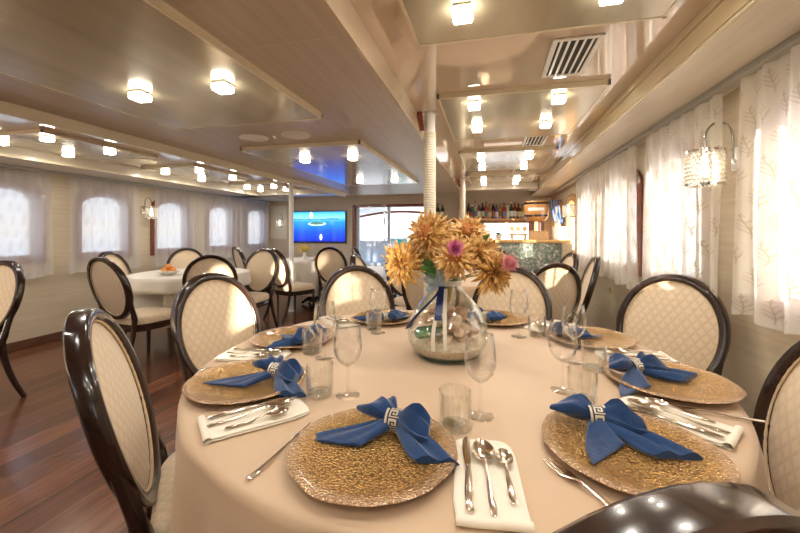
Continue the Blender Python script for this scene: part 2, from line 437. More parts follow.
# window behind the bar
w = empty('window_%d' % (wi+1), (0, YB, 0)); struct(w)
mb = MB()
for (x0, x1, z0, z1) in ((-.15,.76,1.03,1.07), (-.15,.76,1.39,1.43), (-.15,-.11,1.03,1.43), (.72,.76,1.03,1.43)): mb.box(x0, x1, -.02, .06, z0, z1)
mb.build('frame', M['wood_orange'], w)
MB().box(-.12, .73, .03, .036, 1.06, 1.40).build('pane', M['pane'], w, smooth=False)

# ceiling: two lacquered bays, a lower laminate soffit between, laminate cornices at the walls
ceil = struct(MB().box(XL-.1, XR+.1, YF-.08, YB+.08, Z_BAY, 2.1).build('ceiling', M['lacquer'], smooth=False))
SX0, SX1 = -2.42, -.46
MB().box(SX0, SX1-.012, YF, 6.05, Z_SOF, Z_BAY).build('soffit', M['soffit'], ceil, smooth=False)
MB().box(SX1-.012, SX1, YF, 6.05, Z_SOF-.004, Z_BAY).build('fascia', M['lacquer'], ceil, smooth=False)
MB().box(SX0-.02, SX0, YF, 6.05, Z_SOF-.065, Z_BAY).build('soffit_edge', M['lip'], ceil, smooth=False)
MB().box(XL, .72, 6.05, 6.4, Z_SOF, Z_BAY).build('cross_beam', M['soffit'], ceil, smooth=False)
mb = MB()
for y in (-1.2, 1.19, 2.27, 3.6, 4.95): mb.box(-.915, SX1-.013, y-.002, y+.002, Z_SOF-.001, Z_SOF+.002)
mb.build('panel_joint', M['lip'], ceil, smooth=False)
def strip(name, x0, x1, z0, z1, mat, parent=None): return MB().box(x0, x1, YF, YB, z0, z1).build(name, mat, parent, smooth=False)
# right cornice
t = struct(strip('trim_1', .745, XR, Z_SOF, Z_BAY, M['cornice']))
strip('cornice_face', .733, .745, Z_SOF+.004, Z_BAY-.034, M['fascia'], t)
strip('cornice_cap', .722, .745, Z_BAY-.034, Z_BAY, M['fascia'], t)
strip('cornice_bead', .739, .752, Z_SOF-.006, Z_SOF+.004, M['lip'], t)
# left cornice
t = struct(strip('trim_2', XL, -4.15, Z_SOF, Z_BAY, M['cornice']))
strip('cornice_bead', -4.152, -4.14, Z_SOF-.006, Z_SOF+.02, M['lip'], t)
def rail(x0, x1, label):
    o = MB().box(x0, x1, -.6, 7.38, Z_SOF-.028, Z_SOF).build('curtain_rail', M['rail'], bevel=.003)
    tag(o, label, 'curtain rail')
rail(1.0, 1.06, 'long grey curtain rail under the cornice above the window-wall sconce')
rail(XL+.05, XL+.10, 'long grey curtain rail above the bluish arched windows across the room')

# dropped satin panels
def panel(x0, x1, y0, y1, ztop, th, lipw=.012):
    p = MB().box(x0+lipw, x1-lipw, y0+lipw, y1-lipw, ztop-th, ztop).build('panel', M['panel'], ceil, smooth=False)
    mb = MB(); zb = ztop-th-.002
    mb.box(x0, x0+lipw, y0, y1, zb, ztop).box(x1-lipw, x1, y0, y1, zb, ztop).box(x0, x1, y0, y0+lipw, zb, ztop).box(x0, x1, y1-lipw, y1, zb, ztop)
    mb.build('panel_lip', M['lip'], p, smooth=False)
PY = [(-1.0, 0.0), (.55, 1.495), (2.10, 3.11), (3.61, 4.66), (5.16, 5.98)]
for (a, b) in PY:
    panel(-.29, .60, a, b, Z_BAY, .026)
    panel(-4.06, -3.29, a, b, Z_BAY, .026)
panel(-1.92, -.92, -.6, 1.95, Z_SOF, .028)
panel(-1.92, -.92, 2.57, 4.85, Z_SOF, .028)

# ceiling lamps
def make_lamp():
    r = empty('ceiling_lamp')
    MB().box(-.031, .031, -.031, .031, -.007, 0).build('base_plate', M['chrome'], r, bevel=.002)
    MB().box(-.033, .033, -.033, .033, -.036, -.007).build('lamp_shade', M['lamp'], r, bevel=.006)
    ld = bpy.data.lights.new('lamp_light', 'AREA'); ld.shape = 'DISK'; ld.size = .06; ld.energy = LAMP_W; ld.color = (1, .94, .85)
    lo = bpy.data.objects.new('lamp_light', ld); COL.objects.link(lo); lo.parent = r; lo.location = (0, 0, -.040)
    return r
lamps = []
for k, (a, b) in enumerate(PY):
    nm = ['unseen rearmost', 'first', 'second', 'third', 'last'][k]
    yy = {0: (-.75, -.2), 1: (.72, 1.27), 2: (2.21, 2.71), 3: (3.82, 4.42), 4: (5.45, 5.82)}[k]  # rearmost pairs are out of view, added to brighten the room
    for j, y in enumerate(yy):
        for x, sd in ((-.09, 'pole'), (.37, 'curtain')):
            lamps.append((x, y, Z_BAY-.028, '%s %s lamp' % (nm, sd), 'cube lamp on the %s ceiling panel of the vented bay, %s side, %s pair' % (nm, sd, ('nearer', 'farther')[j]), 'lamps on the ceiling bay over the bar side'))
        for x, sd in ((-3.36, 'room'), (-3.86, 'window')):
            lamps.append((x-.02*k, y, Z_BAY-.028, '', 'cube lamp on the %s panel along the bluish windows, %s side, %s pair' % (nm, sd, ('nearer', 'farther')[j]), 'lamps on the ceiling bay along the far window wall'))
for k, (ys) in enumerate(((.55, 1.384), (2.95, 4.36))):
    for j, y in enumerate(ys):
        for x, sd in ((-1.12, 'flower'), (-1.56, 'window')):
            lamps.append((x, y, Z_SOF-.030, '', 'cube lamp on the %s of the two central panels, %s side, %s pair' % (('big bare', 'blue-reflecting')[k], sd, ('nearer', 'farther')[j]), 'lamps on the central ceiling panels'))
L0 = make_lamp(); first = True
for (x, y, z, _, lab, grp) in lamps:
    o = L0 if first else dup(L0); first = False
    o.location = (x, y, z); tag(o, lab, 'lamp', grp)

# vents, speakers
def make_vent(x, y, label, sc=1):
    r = empty('ceiling_vent', (x, y, Z_BAY)); tag(r, label, 'vent')
    w, h = .075*sc, .17*sc
    mb = MB()
    mb.box(-w-.022, -w, -h-.022, h+.022, -.008, 0).box(w, w+.022, -h-.022, h+.022, -.008, 0).box(-w, w, h, h+.022, -.008, 0).box(-w, w, -h-.022, -h, -.008, 0)
    mb.build('frame', M['white'], r, bevel=.003)
    MB().box(-w, w, -h, h, -.002, 0).build('backing', M['ventdark'], r)
    for i in range(5):
        x = -w+(i+.5)*2*w/5
        m = MB().box(-.004, .004, -h, h, -.004, .004, T=lambda a, b, c: (x+a*.5+c*1.2, b, -.0055+c*.8)); m.build('slat', M['white'], r)
make_vent(.345, 1.80, 'slatted white ceiling vent over the dining table')
make_vent(.37, 3.36, 'slatted white ceiling vent farther along towards the bar shelf', .95)
make_vent(.37, 4.90, 'small distant slatted vent in the ceiling nearest the bar', .9)
def speaker(x, y, label):
    r = empty('ceiling_speaker', (x, y, Z_SOF)); tag(r, label, 'speaker')
    MB().lathe([(0, -.004), (.075, -.006), (.082, -.004)], 32).build('grille', M['white'], r)
    MB().lathe([(.080, -.003), (.086, -.009), (.098, -.006), (.100, 0), (.08, 0)], 32).build('bezel', M['white'], r)
speaker(-1.63, 2.33, 'round flat white ceiling disc farther from the flowers, between two satin panels')
speaker(-1.30, 2.33, 'round flat white ceiling disc closer to the rope pole, between two satin panels')
tag(MB().lathe([(0, -.018), (.008, -.016), (.012, -.004), (.014, 0)], 16).build('sprinkler', M['chrome'], loc=(-1.465, 2.33, Z_SOF)), 'tiny metal sprinkler dot between the two ceiling discs', 'sprinkler')

# ------------------------------------------------------------------ poles
def pole(x, y, ztop, roped, label):
    r = empty('support_pole', (x, y, 0)); tag(r, label, 'pole')
    MB().lathe([(0, 0), (.055, 0), (.055, .012), (.036, .016), (.036, ztop-.01), (.045, ztop-.008), (.045, ztop), (0, ztop)], 24).build('shaft', M['white'], r)
    if roped:
        def f(u, v):
            a = 2*pi*v; z = .03+u*(ztop-.16); n = 150
            rr = .0395+.0020*sin(pi*n*u+5*a)*sin(pi*n*u*.5-4*a)
            return (rr*cos(a), rr*sin(a), z)
        MB().grid(900, 20, f, cv=True).build('rope_wrap', M['rope'], r)
    br = MB().box(-.018, .018, -.012, .012, ztop-.125, ztop, T=lambda a, b, c: (a-.040-(.022 if c > ztop-.01 else 0), b-.045, c))
    br.build('bracket', M['mahog'], r, bevel=.004)
pole(-.385, 2.43, Z_BAY, True, 'rope-wrapped pole standing behind the dried flowers')
pole(-.39, 5.53, Z_BAY, True, 'far rope-wrapped pole at the end of the bottle shelf')
pole(-2.98, 5.2, Z_BAY, False, 'plain white pole standing beside the television')

# ------------------------------------------------------------------ curtains
def curtain(side, y0, y1, zb, folds, mat, label, group, seed, flare=0):
    rnd = random.Random(seed); ph = [rnd.random()*6 for _ in range(5)]
    x0 = (1.03 if side == 'R' else XL+.075)
    ym = (y0+y1)/2
    r = empty('lace_curtain', (x0, ym, 0)); tag(r, label, 'curtain', group)
    L = y1-y0
    def f(u, v):
        z = Z_SOF-.03-(Z_SOF-.03-zb)*v
        s = u+.012*sin(9*u+ph[0])+.010*v*sin(14*u+ph[1])
        y = y0+L*s
        y += flare*v*(u-.5)*2+.012*sin(5*v+ph[2])*(u-.5)
        amp = .010+.016*v
        x = amp*sin(2*pi*folds*s+ph[3]+.5*sin(3*v+ph[4]))+.006*sin(2*pi*folds*2.3*s+ph[1])*(1-v*.5)
        return ((-1 if side == 'R' else 1)*x, y-ym, z+.012*sin(2*pi*folds*s*.5+ph[4])*v)
    MB().grid(int(90*L)+20, 26, f).build('drape', mat, r, ang=180)
    def h(u, v):
        p = f(u, .965+.035*v); return (p[0]+(-.0015 if side == 'R' else .0015), p[1], p[2])
    MB().grid(int(90*L)+20, 3, h).build('hem', mat, r, ang=180)
G1, G2 = 'lace curtains on the near window wall', 'lace curtains on the far window wall'
curtain('R', .95, 1.87, .865, 6, M['lace_r'], 'lace curtain with stitched flowers, cut off by the photo edge beside the sconce plate', G1, 1, .02)
curtain('R', -2.15, -1.05, .86, 6, M['lace_r'], 'added unseen lace curtain filtering the sun at a window behind the camera', G1, 11)  # out of view, added to dapple the sun entering this window
curtain('R', 2.02, 2.85, .85, 6, M['lace_r'], 'lace curtain hanging behind the crystal sconce', G1, 2)
curtain('R', 3.05, 3.90, .80, 6, M['lace_r'], 'lace curtain just beyond the exposed mahogany window frame', G1, 3)
curtain('R', 3.905, 4.93, .78, 7, M['lace_r'], 'lace curtain nearest the bar counter', G1, 4)
curtain('L', 1.9, 3.08, .74, 5, M['lace_l'], 'sheer curtain behind the chair at the photo edge', G2, 5, .03)
curtain('L', 3.272, 4.12, .735, 4, M['lace_l'], 'sheer curtain behind the pair of overlapping chairs', G2, 6)
curtain('L', 4.36, 5.20, .73, 5, M['lace_l'], 'sheer curtain next to the exposed red window frame and sconce', G2, 7)
curtain('L', 5.21, 6.24, .73, 6, M['lace_l'], 'sheer curtain second from the back corner', G2, 8)
curtain('L', 6.25, 7.26, .72, 6, M['lace_l'], 'sheer curtain in the back corner by the television wall', G2, 9)

# ------------------------------------------------------------------ sconces
def make_sconce():
    r = empty('wall_sconce')          # wall at x=0, projecting to -x
    MB().box(-.016, 0, -.042, .042, -.055, .055).build('backplate', M['chrome'], r, bevel=.004)
    pts = [(-.016, 0, -.02), (-.03, 0, .0)]
    for i in range(17):
        a = pi*i/16.; pts.append((-.085+.055*cos(a), 0, .095+.075*sin(a)))
    pts.append((-.14, 0, .06)); pts.append((-.14, 0, .03))
    MB().tube(pts, .0055, 8).build('arm', M['dchrome'], r)
    for z in (.03, -.125):
        mb = MB().lathe([(.066, z), (.0755, z), (.0755, z+.013), (.066, z+.013), (.066, z)], 28, c=(-.14, 0, 0))
        if z > 0:
            for k in range(3):
                a = 2*pi*k/3; mb.tube([(-.14, 0, .036), (-.14+.068*cos(a), .068*sin(a), .036)], .003, 6)
        mb.build('shade_ring', M['chrome'], r)
    bd = MB()
    for row in range(8):
        z = .018-row*.0185
        for k in range(24):
            a = 2*pi*(k+.5*(row % 2))/24; c = Vector((-.14+.071*cos(a), .071*sin(a), z)); q = .0099
            vs = [c+Vector(d)*q for d in ((1,0,0),(-1,0,0),(0,1,0),(0,-1,0),(0,0,1),(0,0,-1))]
            bd.add(vs, [(0,2,4),(2,1,4),(1,3,4),(3,0,4),(2,0,5),(1,2,5),(3,1,5),(0,3,5)])
    bd.build('crystal_beads', M['crystal'], r, smooth=False)
    MB().lathe([(0, -.085), (.016, -.078), (.02, -.055), (.012, -.03), (.010, .02), (0, .03)], 16, c=(-.14, 0, 0)).build('bulb', M['bulb'], r)
    return r
s0 = make_sconce()
GS = 'crystal wall sconces'
for i, (x, y, z, rz, lab) in enumerate(((XR, 2.035, 1.56, 0, 'large crystal drum sconce on a chrome arm between the lace curtains'),
        (XR, 5.16, 1.53, 0, 'crystal sconce glowing beside the bar counter windows'),
        (XL, 4.27, 1.53, pi, 'crystal sconce beside the red frame of the bluish windows'),
        (-4.44, YB, 1.45, -pi/2+pi, 'crystal sconce on the pale panel next to the television'))):
    o = s0 if i == 0 else dup(s0)
    o.location = (x, y, z)
    o.rotation_euler = (0, 0, {0: 0, 1: 0, 2: pi, 3: pi/2}[i])
    tag(o, lab, 'sconce', GS)
struct(MB().box(-4.74, -4.34, YB-.012, YB, 1.07, 1.80).build('trim_3', M['cream'], bevel=.003))
lt = empty('wall_hook', (XR, 3.93, .665)); tag(lt, 'small brass hook on the beige wall under the lace curtain', 'hook')
MB().box(-.006, 0, -.012, .012, -.025, .025).build('plate', M['brass'], lt, bevel=.002)
MB().tube([(-.004, 0, .008), (-.02, 0, .006), (-.024, 0, .02)], .004, 6).build('peg', M['brass'], lt)

# ------------------------------------------------------------------ dining chairs
LEAN = .28
def backT(x, y, z): return (x, y-LEAN*(z-.45)+.22*x*x, z)
CZ, RA, RB = .725, .243, .288
def oval(t, k=1.0):
    r = k
    x = RA*cos(t)*r*(1+.05*sin(t)); z = CZ+RB*sin(t)*r
    return x, z
def make_chair():
    r = empty('dining_chair')
    n = 56
    prof = [(-.018, -.016), (-.014, -.024), (.011, -.026), (.017, -.020), (.018, .018), (.012, .026), (-.010, .024), (-.018, .016)]
    rings = []
    for i in range(n):
        t = 2*pi*i/n; x, z = oval(t, .915); nx, nz = cos(t)/RA, sin(t)/RB; l = hypot(nx, nz); nx /= l; nz /= l
        rings.append([backT(x+nx*a, b, z+nz*a) for a, b in prof])
    rings.append(rings[0])
    MB().rings(rings, cap=False).build('back_frame', M['dark'], r, ang=50)
    def pad(sgn):
        def f(u, v):
            t = 2*pi*v; k = .86*u; x, z = oval(t, k)
            bulge = .020*(1-u**3)+.004
            return backT(x, sgn*bulge, z)
        return f
    mb = MB(); mb.grid(12, 48, pad(1), cv=True); mb.grid(12, 48, pad(-1), cv=True)
    b = mb.build('backrest', M['damask'], r, ang=60, weld=True)
    for sg in (1, -1):
        MB().tube([backT(*(lambda q: (q[0], sg*.011, q[1]))(oval(2*pi*i/48, .855))) for i in range(48)], .0055, 6, closed=True).build('piping', M['pipe'], b)
    # seat and its frame
    def seat_outline(s, n=40):
        pts = []
        for i in range(n):
            a = 2*pi*i/n; c, d = cos(a), sin(a)
            px = (abs(c)**.45)*(1 if c >= 0 else -1); py = (abs(d)**.45)*(1 if d >= 0 else -1)
            y = .235+py*.225*s; w = (.222+.03*(y/.46))*s
            pts.append((px*w, y))
        return pts
    mb = MB(); rg = []
    for s, z in ((.93, .395), (.99, .400), (1.0, .425), (.985, .448), (.93, .464), (.75, .474), (.4, .480), (.05, .481)):
        rg.append([(x, y, z) for x, y in seat_outline(s)])
    mb.rings(rg); mb.build('seat', M['damask'], r, ang=60)
    rg = [[(x, y, z) for x, y in seat_outline(s)] for s, z in ((.95, .335), (.985, .34), (1.0, .36), (1.0, .392), (.96, .398))]
    mb = MB().rings(rg); mb.build('seat_frame', M['dark'], r, ang=50)
    for sx in (-1, 1):
        # rear leg runs on up to the lower flank of the oval
        path = []; rad = []
        for i in range(19):
            z = .665*(1-i/18.)
            if z > .44: x = .194+.017*((z-.44)/.225)**1.5+.006*sin(pi*(z-.44)/.12)*(1 if z < .56 else 0); y = backT(x, 0, z)[1]; rr = .0205
            else:
                q = (.44-z)/.44; x = .194+.015*q; y = backT(.194, 0, .44)[1]-.005-.13*q**1.8; rr = .0215-.005*q
            if .41 < z < .51: rr = .0245
            path.append((sx*x, y, z)); rad.append(rr)
        MB().tube(path, rad, 8).build('leg', M['dark'], r, ang=60)
        # front leg
        prof = [(0, 0), (.011, 0), (.013, .02), (.016, .22), (.022, .31), (.017, .325), (.024, .34), (.024, .37), (0, .37)]
        MB().lathe(prof, 12, c=(sx*.205, .415, 0)).build('leg', M['dark'], r)
    return r
CH0 = make_chair(); used = [False]
GC = 'oval-backed dining chairs'
chairs = []
def chair(mx, my, fx, fy, label, lean_mid=.078, group=GC):
    """mx,my: where the middle of the oval back is; fx,fy: direction it faces"""
    l = hypot(fx, fy); fx /= l; fy /= l
    o = CH0 if not used[0] else dup(CH0)
    used[0] = True
    o.location = (mx+fx*lean_mid, my+fy*lean_mid, 0); o.rotation_euler = (0, 0, atan2(fy, fx)-pi/2)
    tag(o, label, 'chair', group)
    chairs.append((o.location.x, o.location.y, fx, fy))
TC = (-.17, 1.38)
chair(-1.035, .845, .745, .667, 'oval chair leaning close over the bare wood floor, seen almost edge-on')
chair(-1.35, 1.64, 1.15, -.27, 'large oval chair with a bright sunlit stripe on its back')
chair(-.80, 2.20, .63, -.82, 'sun-dappled oval chair beside the rope-wrapped pole at the round table')
chair(.12, 2.37, -.25, -1, 'oval chair standing directly behind the vase facing it')
chair(.865, 2.12, -.70, -.71, 'oval chair in front of the lace curtain and crystal sconce')
chair(.80, 1.09, -1, .05, 'oval chair cropped at the photo edge below the curtain with stitched flowers')
chair(.130, .414, -.45, .89, 'dark chair top cut off by the bottom of the photo')
# second table
chair(-3.22, 2.56, .12, 1, 'oval chair showing full seat and legs, pulled to the table with fruit')
chair(-4.05, 3.28, 1, .3, 'oval chair tucked behind the full-seat chair near the sheer curtain')
chair(-2.61, 3.06, -.50, .70, 'oval chair turned away, its diamond back rising behind the sunlit-stripe chair')
chair(-3.98, 4.22, .65, -.55, 'oval chair beyond the fruit bowl under the bluish windows')
chair(-2.86, 4.24, .0, -1, 'oval chair facing out with its seat visible, left of the white pole')
chair(-3.56, 1.97, .1, -1, 'oval chair cut by the photo edge in front of the nearest sheer curtain')
# third table
chair(-2.87, 4.60, .4, 1, 'oval chair half hidden behind the outward-facing chair, near the white pole')
chair(-3.62, 4.85, .75, 1, 'narrow side-on oval chair in front of the back-corner windows')
chair(-2.25, 5.05, -.1, 1, 'oval chair standing below the television')
chair(-1.86, 5.15, 1, .6, 'oval chair by the open doorway, seen obliquely against blue light')
# fourth table
chair(-1.20, 3.42, 1, .1, 'oval chair edge peeking between the dappled chair and the doorway')
chair(-1.02, 4.40, .7, -.75, 'oval chair facing out, left of the dried flowers')
chair(-.47, 2.95, .2, 1, 'oval chair with its back to the vase behind the rope pole')
chair(.42, 2.86, -.45, 1, 'oval chair with strong diamond pattern back-to-back with the chair behind the vase')
chair(.78, 4.27, -1, -.15, 'oval chair against the shell mosaic bar front')
chair(.845, 3.62, -1, .1, 'oval chair edge-on against the beige wall under the lace curtain')
chair(.08, 4.95, -.1, -1, 'oval chair peeking above the pink flower in front of the bar')

# ------------------------------------------------------------------ tables and cloths
def table(x, y, r, label, name='dining_table'):
    t = empty(name, (x, y, 0)); tag(t, label, 'table')
    MB().lathe([(0, .725), (r-.02, .725), (r-.004, .732), (r-.004, .748), (r-.012, .753), (0, .753)], 48).build('tabletop', M['base'], t)
    MB().lathe([(0, .03), (.05, .03), (.045, .3), (.06, .45), (.05, .68), (.16, .725), (0, .725)], 24).build('pedestal', M['dark'], t)
    for k in range(4):
        a = pi/4+k*pi/2
        MB().tube([(.03*cos(a), .03*sin(a), .10), (.12*cos(a), .12*sin(a), .07), (.19*cos(a), .19*sin(a), .022)], [.03, .026, .018], 8).build('leg', M['dark'], t)
def tablecloth(x, y, r, zb, mat, label, folds=14, seed=0, dent=True):
    rnd = random.Random(seed); p1, p2, p3 = [rnd.random()*6 for _ in range(3)]
    near = [(cx-x, cy-y, fx, fy) for cx, cy, fx, fy in chairs if hypot(cx-x, cy-y) < r+.6]
    rows = [(0, 0), (.2, 0), (.5, 0), (.8, 0), (.92, 0), (.97, 0), (.985, -.002)]
    def pt(a, k):
        if k < len(rows):
            q, dz = rows[k]; rr = r*q
            return (rr*cos(a), rr*sin(a), .760+dz)
        v = (k-len(rows))/15.; vv = max(0, v)
        z = .754-(.754-zb)*vv if k > len(rows) else .755
        wave = sin(folds*a+p1+.8*sin(3*a+p2))+.45*sin(folds*1.7*a+p3)
        rr = r+.004+.006*min(1, v*4)+(.036 if dent else .020)*vv**.8*wave+(.02*vv if dent else 0)
        if dent and z < .60:
            for (cx, cy, fx, fy) in near:
                for _ in range(60):
                    px, py = rr*cos(a)-cx, rr*sin(a)-cy
                    f = px*fx+py*fy; s = px*fy-py*fx
                    if -.12 < f < .57 and abs(s) < .33: rr -= .012
                    else: break
        return (rr*cos(a), rr*sin(a), z)
    nk = len(rows)+16
    o = MB().grid(180, nk, lambda u, v: pt(2*pi*u, round(v*(nk-1))), cu=True).build('tablecloth', mat, ang=180, weld=True, loc=(x, y, 0))
    tag(o, label, 'tablecloth')
table(*TC, .835, 'round dining table under the champagne cloth with eight place settings')
tablecloth(*TC, .84, .50, M['cloth'], 'champagne cloth draped over the big round table with the vase', 17, 3, dent=False)
T2, T3, T4 = (-3.30, 3.58), (-2.95, 5.86), (-.2, 3.92)
table(*T2, .60, 'round table under the ivory cloth with the fruit bowl')
tablecloth(*T2, .605, .22, M['cloth2'], 'ivory cloth on the table with the fruit bowl', 12, 5)
table(*T3, .54, 'small round table under white cloth below the television')
tablecloth(*T3, .545, .22, M['cloth2'], 'white cloth on the small table below the television', 12, 8)
table(*T4, .70, 'round table standing between the vase table and the bar')
tablecloth(*T4, .705, .24, M['cloth'], 'beige cloth on the table between the vase and the bar', 12, 9)

# ------------------------------------------------------------------ place settings
ZT = .761
def superline(st, seg=10, zoff=0):
    """lofted bar along y: (y, halfwidth, z, halfthick)"""
    return [[(w*cos(2*pi*k/seg), y, z+t*sin(2*pi*k/seg)) for k in range(seg)] for (y, w, z, t) in st]
def bowl(mb, y0, L, W, dep, z):
    def f(s):
        def g(u, v):
            a = 2*pi*v; rr = u
            yy = y0+L/2+L/2*rr*sin(a); xx = W/2*rr*cos(a)*(1-.12*sin(a))
            return (xx, yy, z+dep*(rr*rr-1)+.0016+(-.0012 if s else 0))
        return g
    mb.grid(8, 24, f(0), cv=True); mb.grid(8, 24, f(1), cv=True)
    mb.grid(2, 24, lambda u, v: f(0)(1, v) if u == 0 else f(1)(1, v), cv=True)
def spoon(name, L, W, BL):
    mb = MB(); yb = L-BL
    mb.rings(superline([(0, .002, .0035, .001), (.004, .0055, .0035, .0018), (.03, .0062, .0035, .002), (.06, .0048, .0042, .002), (yb*.75, .0026, .008, .0018), (yb, .0028, .0105, .0016), (yb+.008, .005, .010, .0012)]))
    bowl(mb, yb, BL, W, .008, .0105)
    return mb.build(name, M['steel'], weld=False)
def knife(name):
    mb = MB()
    mb.rings(superline([(0, .002, .005, .001), (.004, .0065, .005, .0035), (.05, .0078, .005, .0042), (.10, .0058, .005, .0036), (.115, .0045, .005, .003), (.12, .0055, .005, .0032)]))
    mb2 = []
    for (y, x0, x1, t) in ((.12, -.006, .005, .0014), (.135, -.0075, .0055, .0012), (.17, -.010, .0062, .001), (.20, -.0095, .0062, .0009), (.215, -.005, .006, .0008), (.222, .002, .0052, .0006)):
        mb2.append([(x0, y, .005-.0003), (x0, y, .005+.0003), (x1, y, .005+t), (x1, y, .005-t)])
    mb.rings(mb2)
    return mb.build(name, M['steel'])
def fork(name):
    mb = MB()
    mb.rings(superline([(0, .002, .0035, .001), (.004, .0058, .0035, .0018), (.03, .0064, .0035, .002), (.07, .0045, .005, .002), (.115, .0028, .0095, .0018), (.135, .004, .010, .0015), (.148, .0105, .0075, .0012), (.158, .0122, .006, .0011), (.164, .0122, .0055, .001)]))
    for k in range(4):
        x = -.0099+k*.0066
        mb.rings([[(x+q[0], y, z+q[1]) for q in ((-w, -.0008), (w, -.0008), (w, .0008), (-w, .0008))] for (y, z, w) in ((.163, .0055, .0021), (.185, .0055, .0017), (.207, .0085, .0008))])
    return mb.build(name, M['steel'])
def white_napkin():
    mb = MB()
    def slab(hx, y0, y1, z0, z1, p=6):
        def f(u, v):
            a = 2*pi*v; zz = sin(pi*(u-.5)); rr = max(0, cos(pi*(u-.5)))**.35
            c, d = cos(a), sin(a)
            px = (abs(c)**.28)*(1 if c > 0 else -1)*rr; py = (abs(d)**.28)*(1 if d > 0 else -1)*rr
            y = (y0+y1)/2+(y1-y0)/2*py
            return (hx*px+.0025*sin(y*31)*abs(px), y+.002*sin(px*5), (z0+z1)/2+(z1-z0)/2*zz*(1+.12*sin(y*40+px*3)))
        mb.grid(10, 48, f, cv=True)
    slab(.061, -.122, .122, 0, .006); slab(.059, -.119, .120, .0045, .0105)
    def roll(u, v):
        a = 2*pi*v; x = -.059+.118*u
        return (x, -.115+.009*cos(a), .0075+.0072*sin(a)+.0008*sin(x*70))
    mb.grid(14, 12, roll, cv=True)
    return mb.build('white_napkin', M['napkin'], ang=60)
def bow(var=0):
    rnd = random.Random(11); mb = MB()
    def tri(x): x = (x/(2*pi)) % 1.0; return 4*abs(x-.5)-1
    def lobe(ang, L, ws, ts, zs, bend=0, k=5, ph=0, fold=.3, slant=0, cup=0):
        n = 17; rings = []
        for i in range(n):
            t = i/(n-1); aa = ang+bend*t; d = (cos(aa), sin(aa)); nn = (-d[1], d[0])
            def ip(a):
                q = t*(len(a)-1); j = min(int(q), len(a)-2); f = q-j
                return a[j]*(1-f)+a[j+1]*f
            w, th, z = ip(ws), ip(ts), ip(zs)
            ring = []
            for m in range(36):
                q = 2*pi*m/36; s_ = cos(q); e = sin(q)
                e = (abs(e)**.8)*(1 if e > 0 else -1)
                fo = 1+fold*tri(k*q+ph+.9*t)*min(1, t*3)
                lt = L*t*(1+slant*s_*t**2)
                zz = z+th*e*fo+.55*th*tri(2.2*s_*3+ph)*min(1, t*1.5)*(1 if e > 0 else .3)
                zz += cup*t*t*s_*s_
                ring.append((d[0]*lt+nn[0]*w*s_, d[1]*lt+nn[1]*w*s_, max(.0015, zz)))
            rings.append(ring)
        mb.rings(rings)
    lobe(radians(150), .076, [.011, .020, .031, .040, .043, .040], [.013, .018, .022, .022, .016, .008], [.028, .036, .041, .041, .038, .036], .06, 5, .3, .35, .22)
    lobe(radians(-13), .084, [.011, .020, .030, .038, .042, .038], [.013, .018, .023, .024, .018, .010], [.028, .034, .036, .033, .029, .027], .06, 5, 1.9, .35, -.16)
    ta, tl, tb2, tr = ((217, .150, -36, .150), (262, .115, -40, .158))[var]
    lobe(radians(ta), tl, [.010, .019, .028, .036, .041, .038], [.012, .012, .009, .006, .004, .0025], [.026, .020, .014, .010, .008, .006], .03, 4, .9, .35, -.40)
    lobe(radians(tb2), tr, [.010, .018, .026, .032, .035, .032], [.012, .013, .013, .012, .010, .007], [.026, .019, .015, .013, .012, .012], -.04, 4, 2.4, .35, .20)
    return mb.build('bow_napkin', M['blue'], ang=38)
KEY = ["########",
       "........",
       "######.#",
       "#....#.#",
       "#.##.#.#",
       "#..#.#.#",
       "####.#.#",
       ".....#..",
       "########"]
def napkin_ring():
    mb = MB(); rows = len(KEY); rep = 7; cols = 8*rep; W = .034; R = .0245
    for r_ in range(rows):
        for c in range(cols):
            a0, a1 = 2*pi*c/cols, 2*pi*(c+1)/cols
            x0, x1 = -W/2+W*r_/rows, -W/2+W*(r_+1)/rows
            ch = KEY[r_][c % 8]
            mb.add([(x0, R*cos(a0), R*sin(a0)), (x1, R*cos(a0), R*sin(a0)), (x1, R*cos(a1), R*sin(a1)), (x0, R*cos(a1), R*sin(a1))], [(0,1,2,3)], 1 if ch == '.' else 0)
    for x in (-W/2, W/2):
        mb.grid(40, 8, lambda u, v: (x+.0016*cos(2*pi*v), (R+.0014*sin(2*pi*v))*cos(2*pi*u), (R+.0014*sin(2*pi*v))*sin(2*pi*u)), cu=True, cv=True)
    mb.grid(40, 2, lambda u, v: (-W/2+W*v, (R-.0015)*cos(2*pi*u), (R-.0015)*sin(2*pi*u)), cu=True)
    return mb.build('napkin_ring', [M['ring'], M['key']], ang=60, weld=True)
def plate():
    def wob(a, r, z):
        k = max(0, (r-.10)/.07); return 1+k*(.006*sin(3*a+.4)+.004*sin(7*a+1)+.004*sin(11*a+2)+.003*sin(19*a))
    prof = [(0, .006), (.05, .006), (.095, .007), (.118, .010), (.140, .0165), (.158, .021), (.168, .0215), (.171, .0195), (.168, .017), (.150, .0125), (.128, .006), (.105, .0), (0, 0)]
    return MB().lathe(prof, 96, wob=wob).build('charger_plate', M['charger'], ang=50)
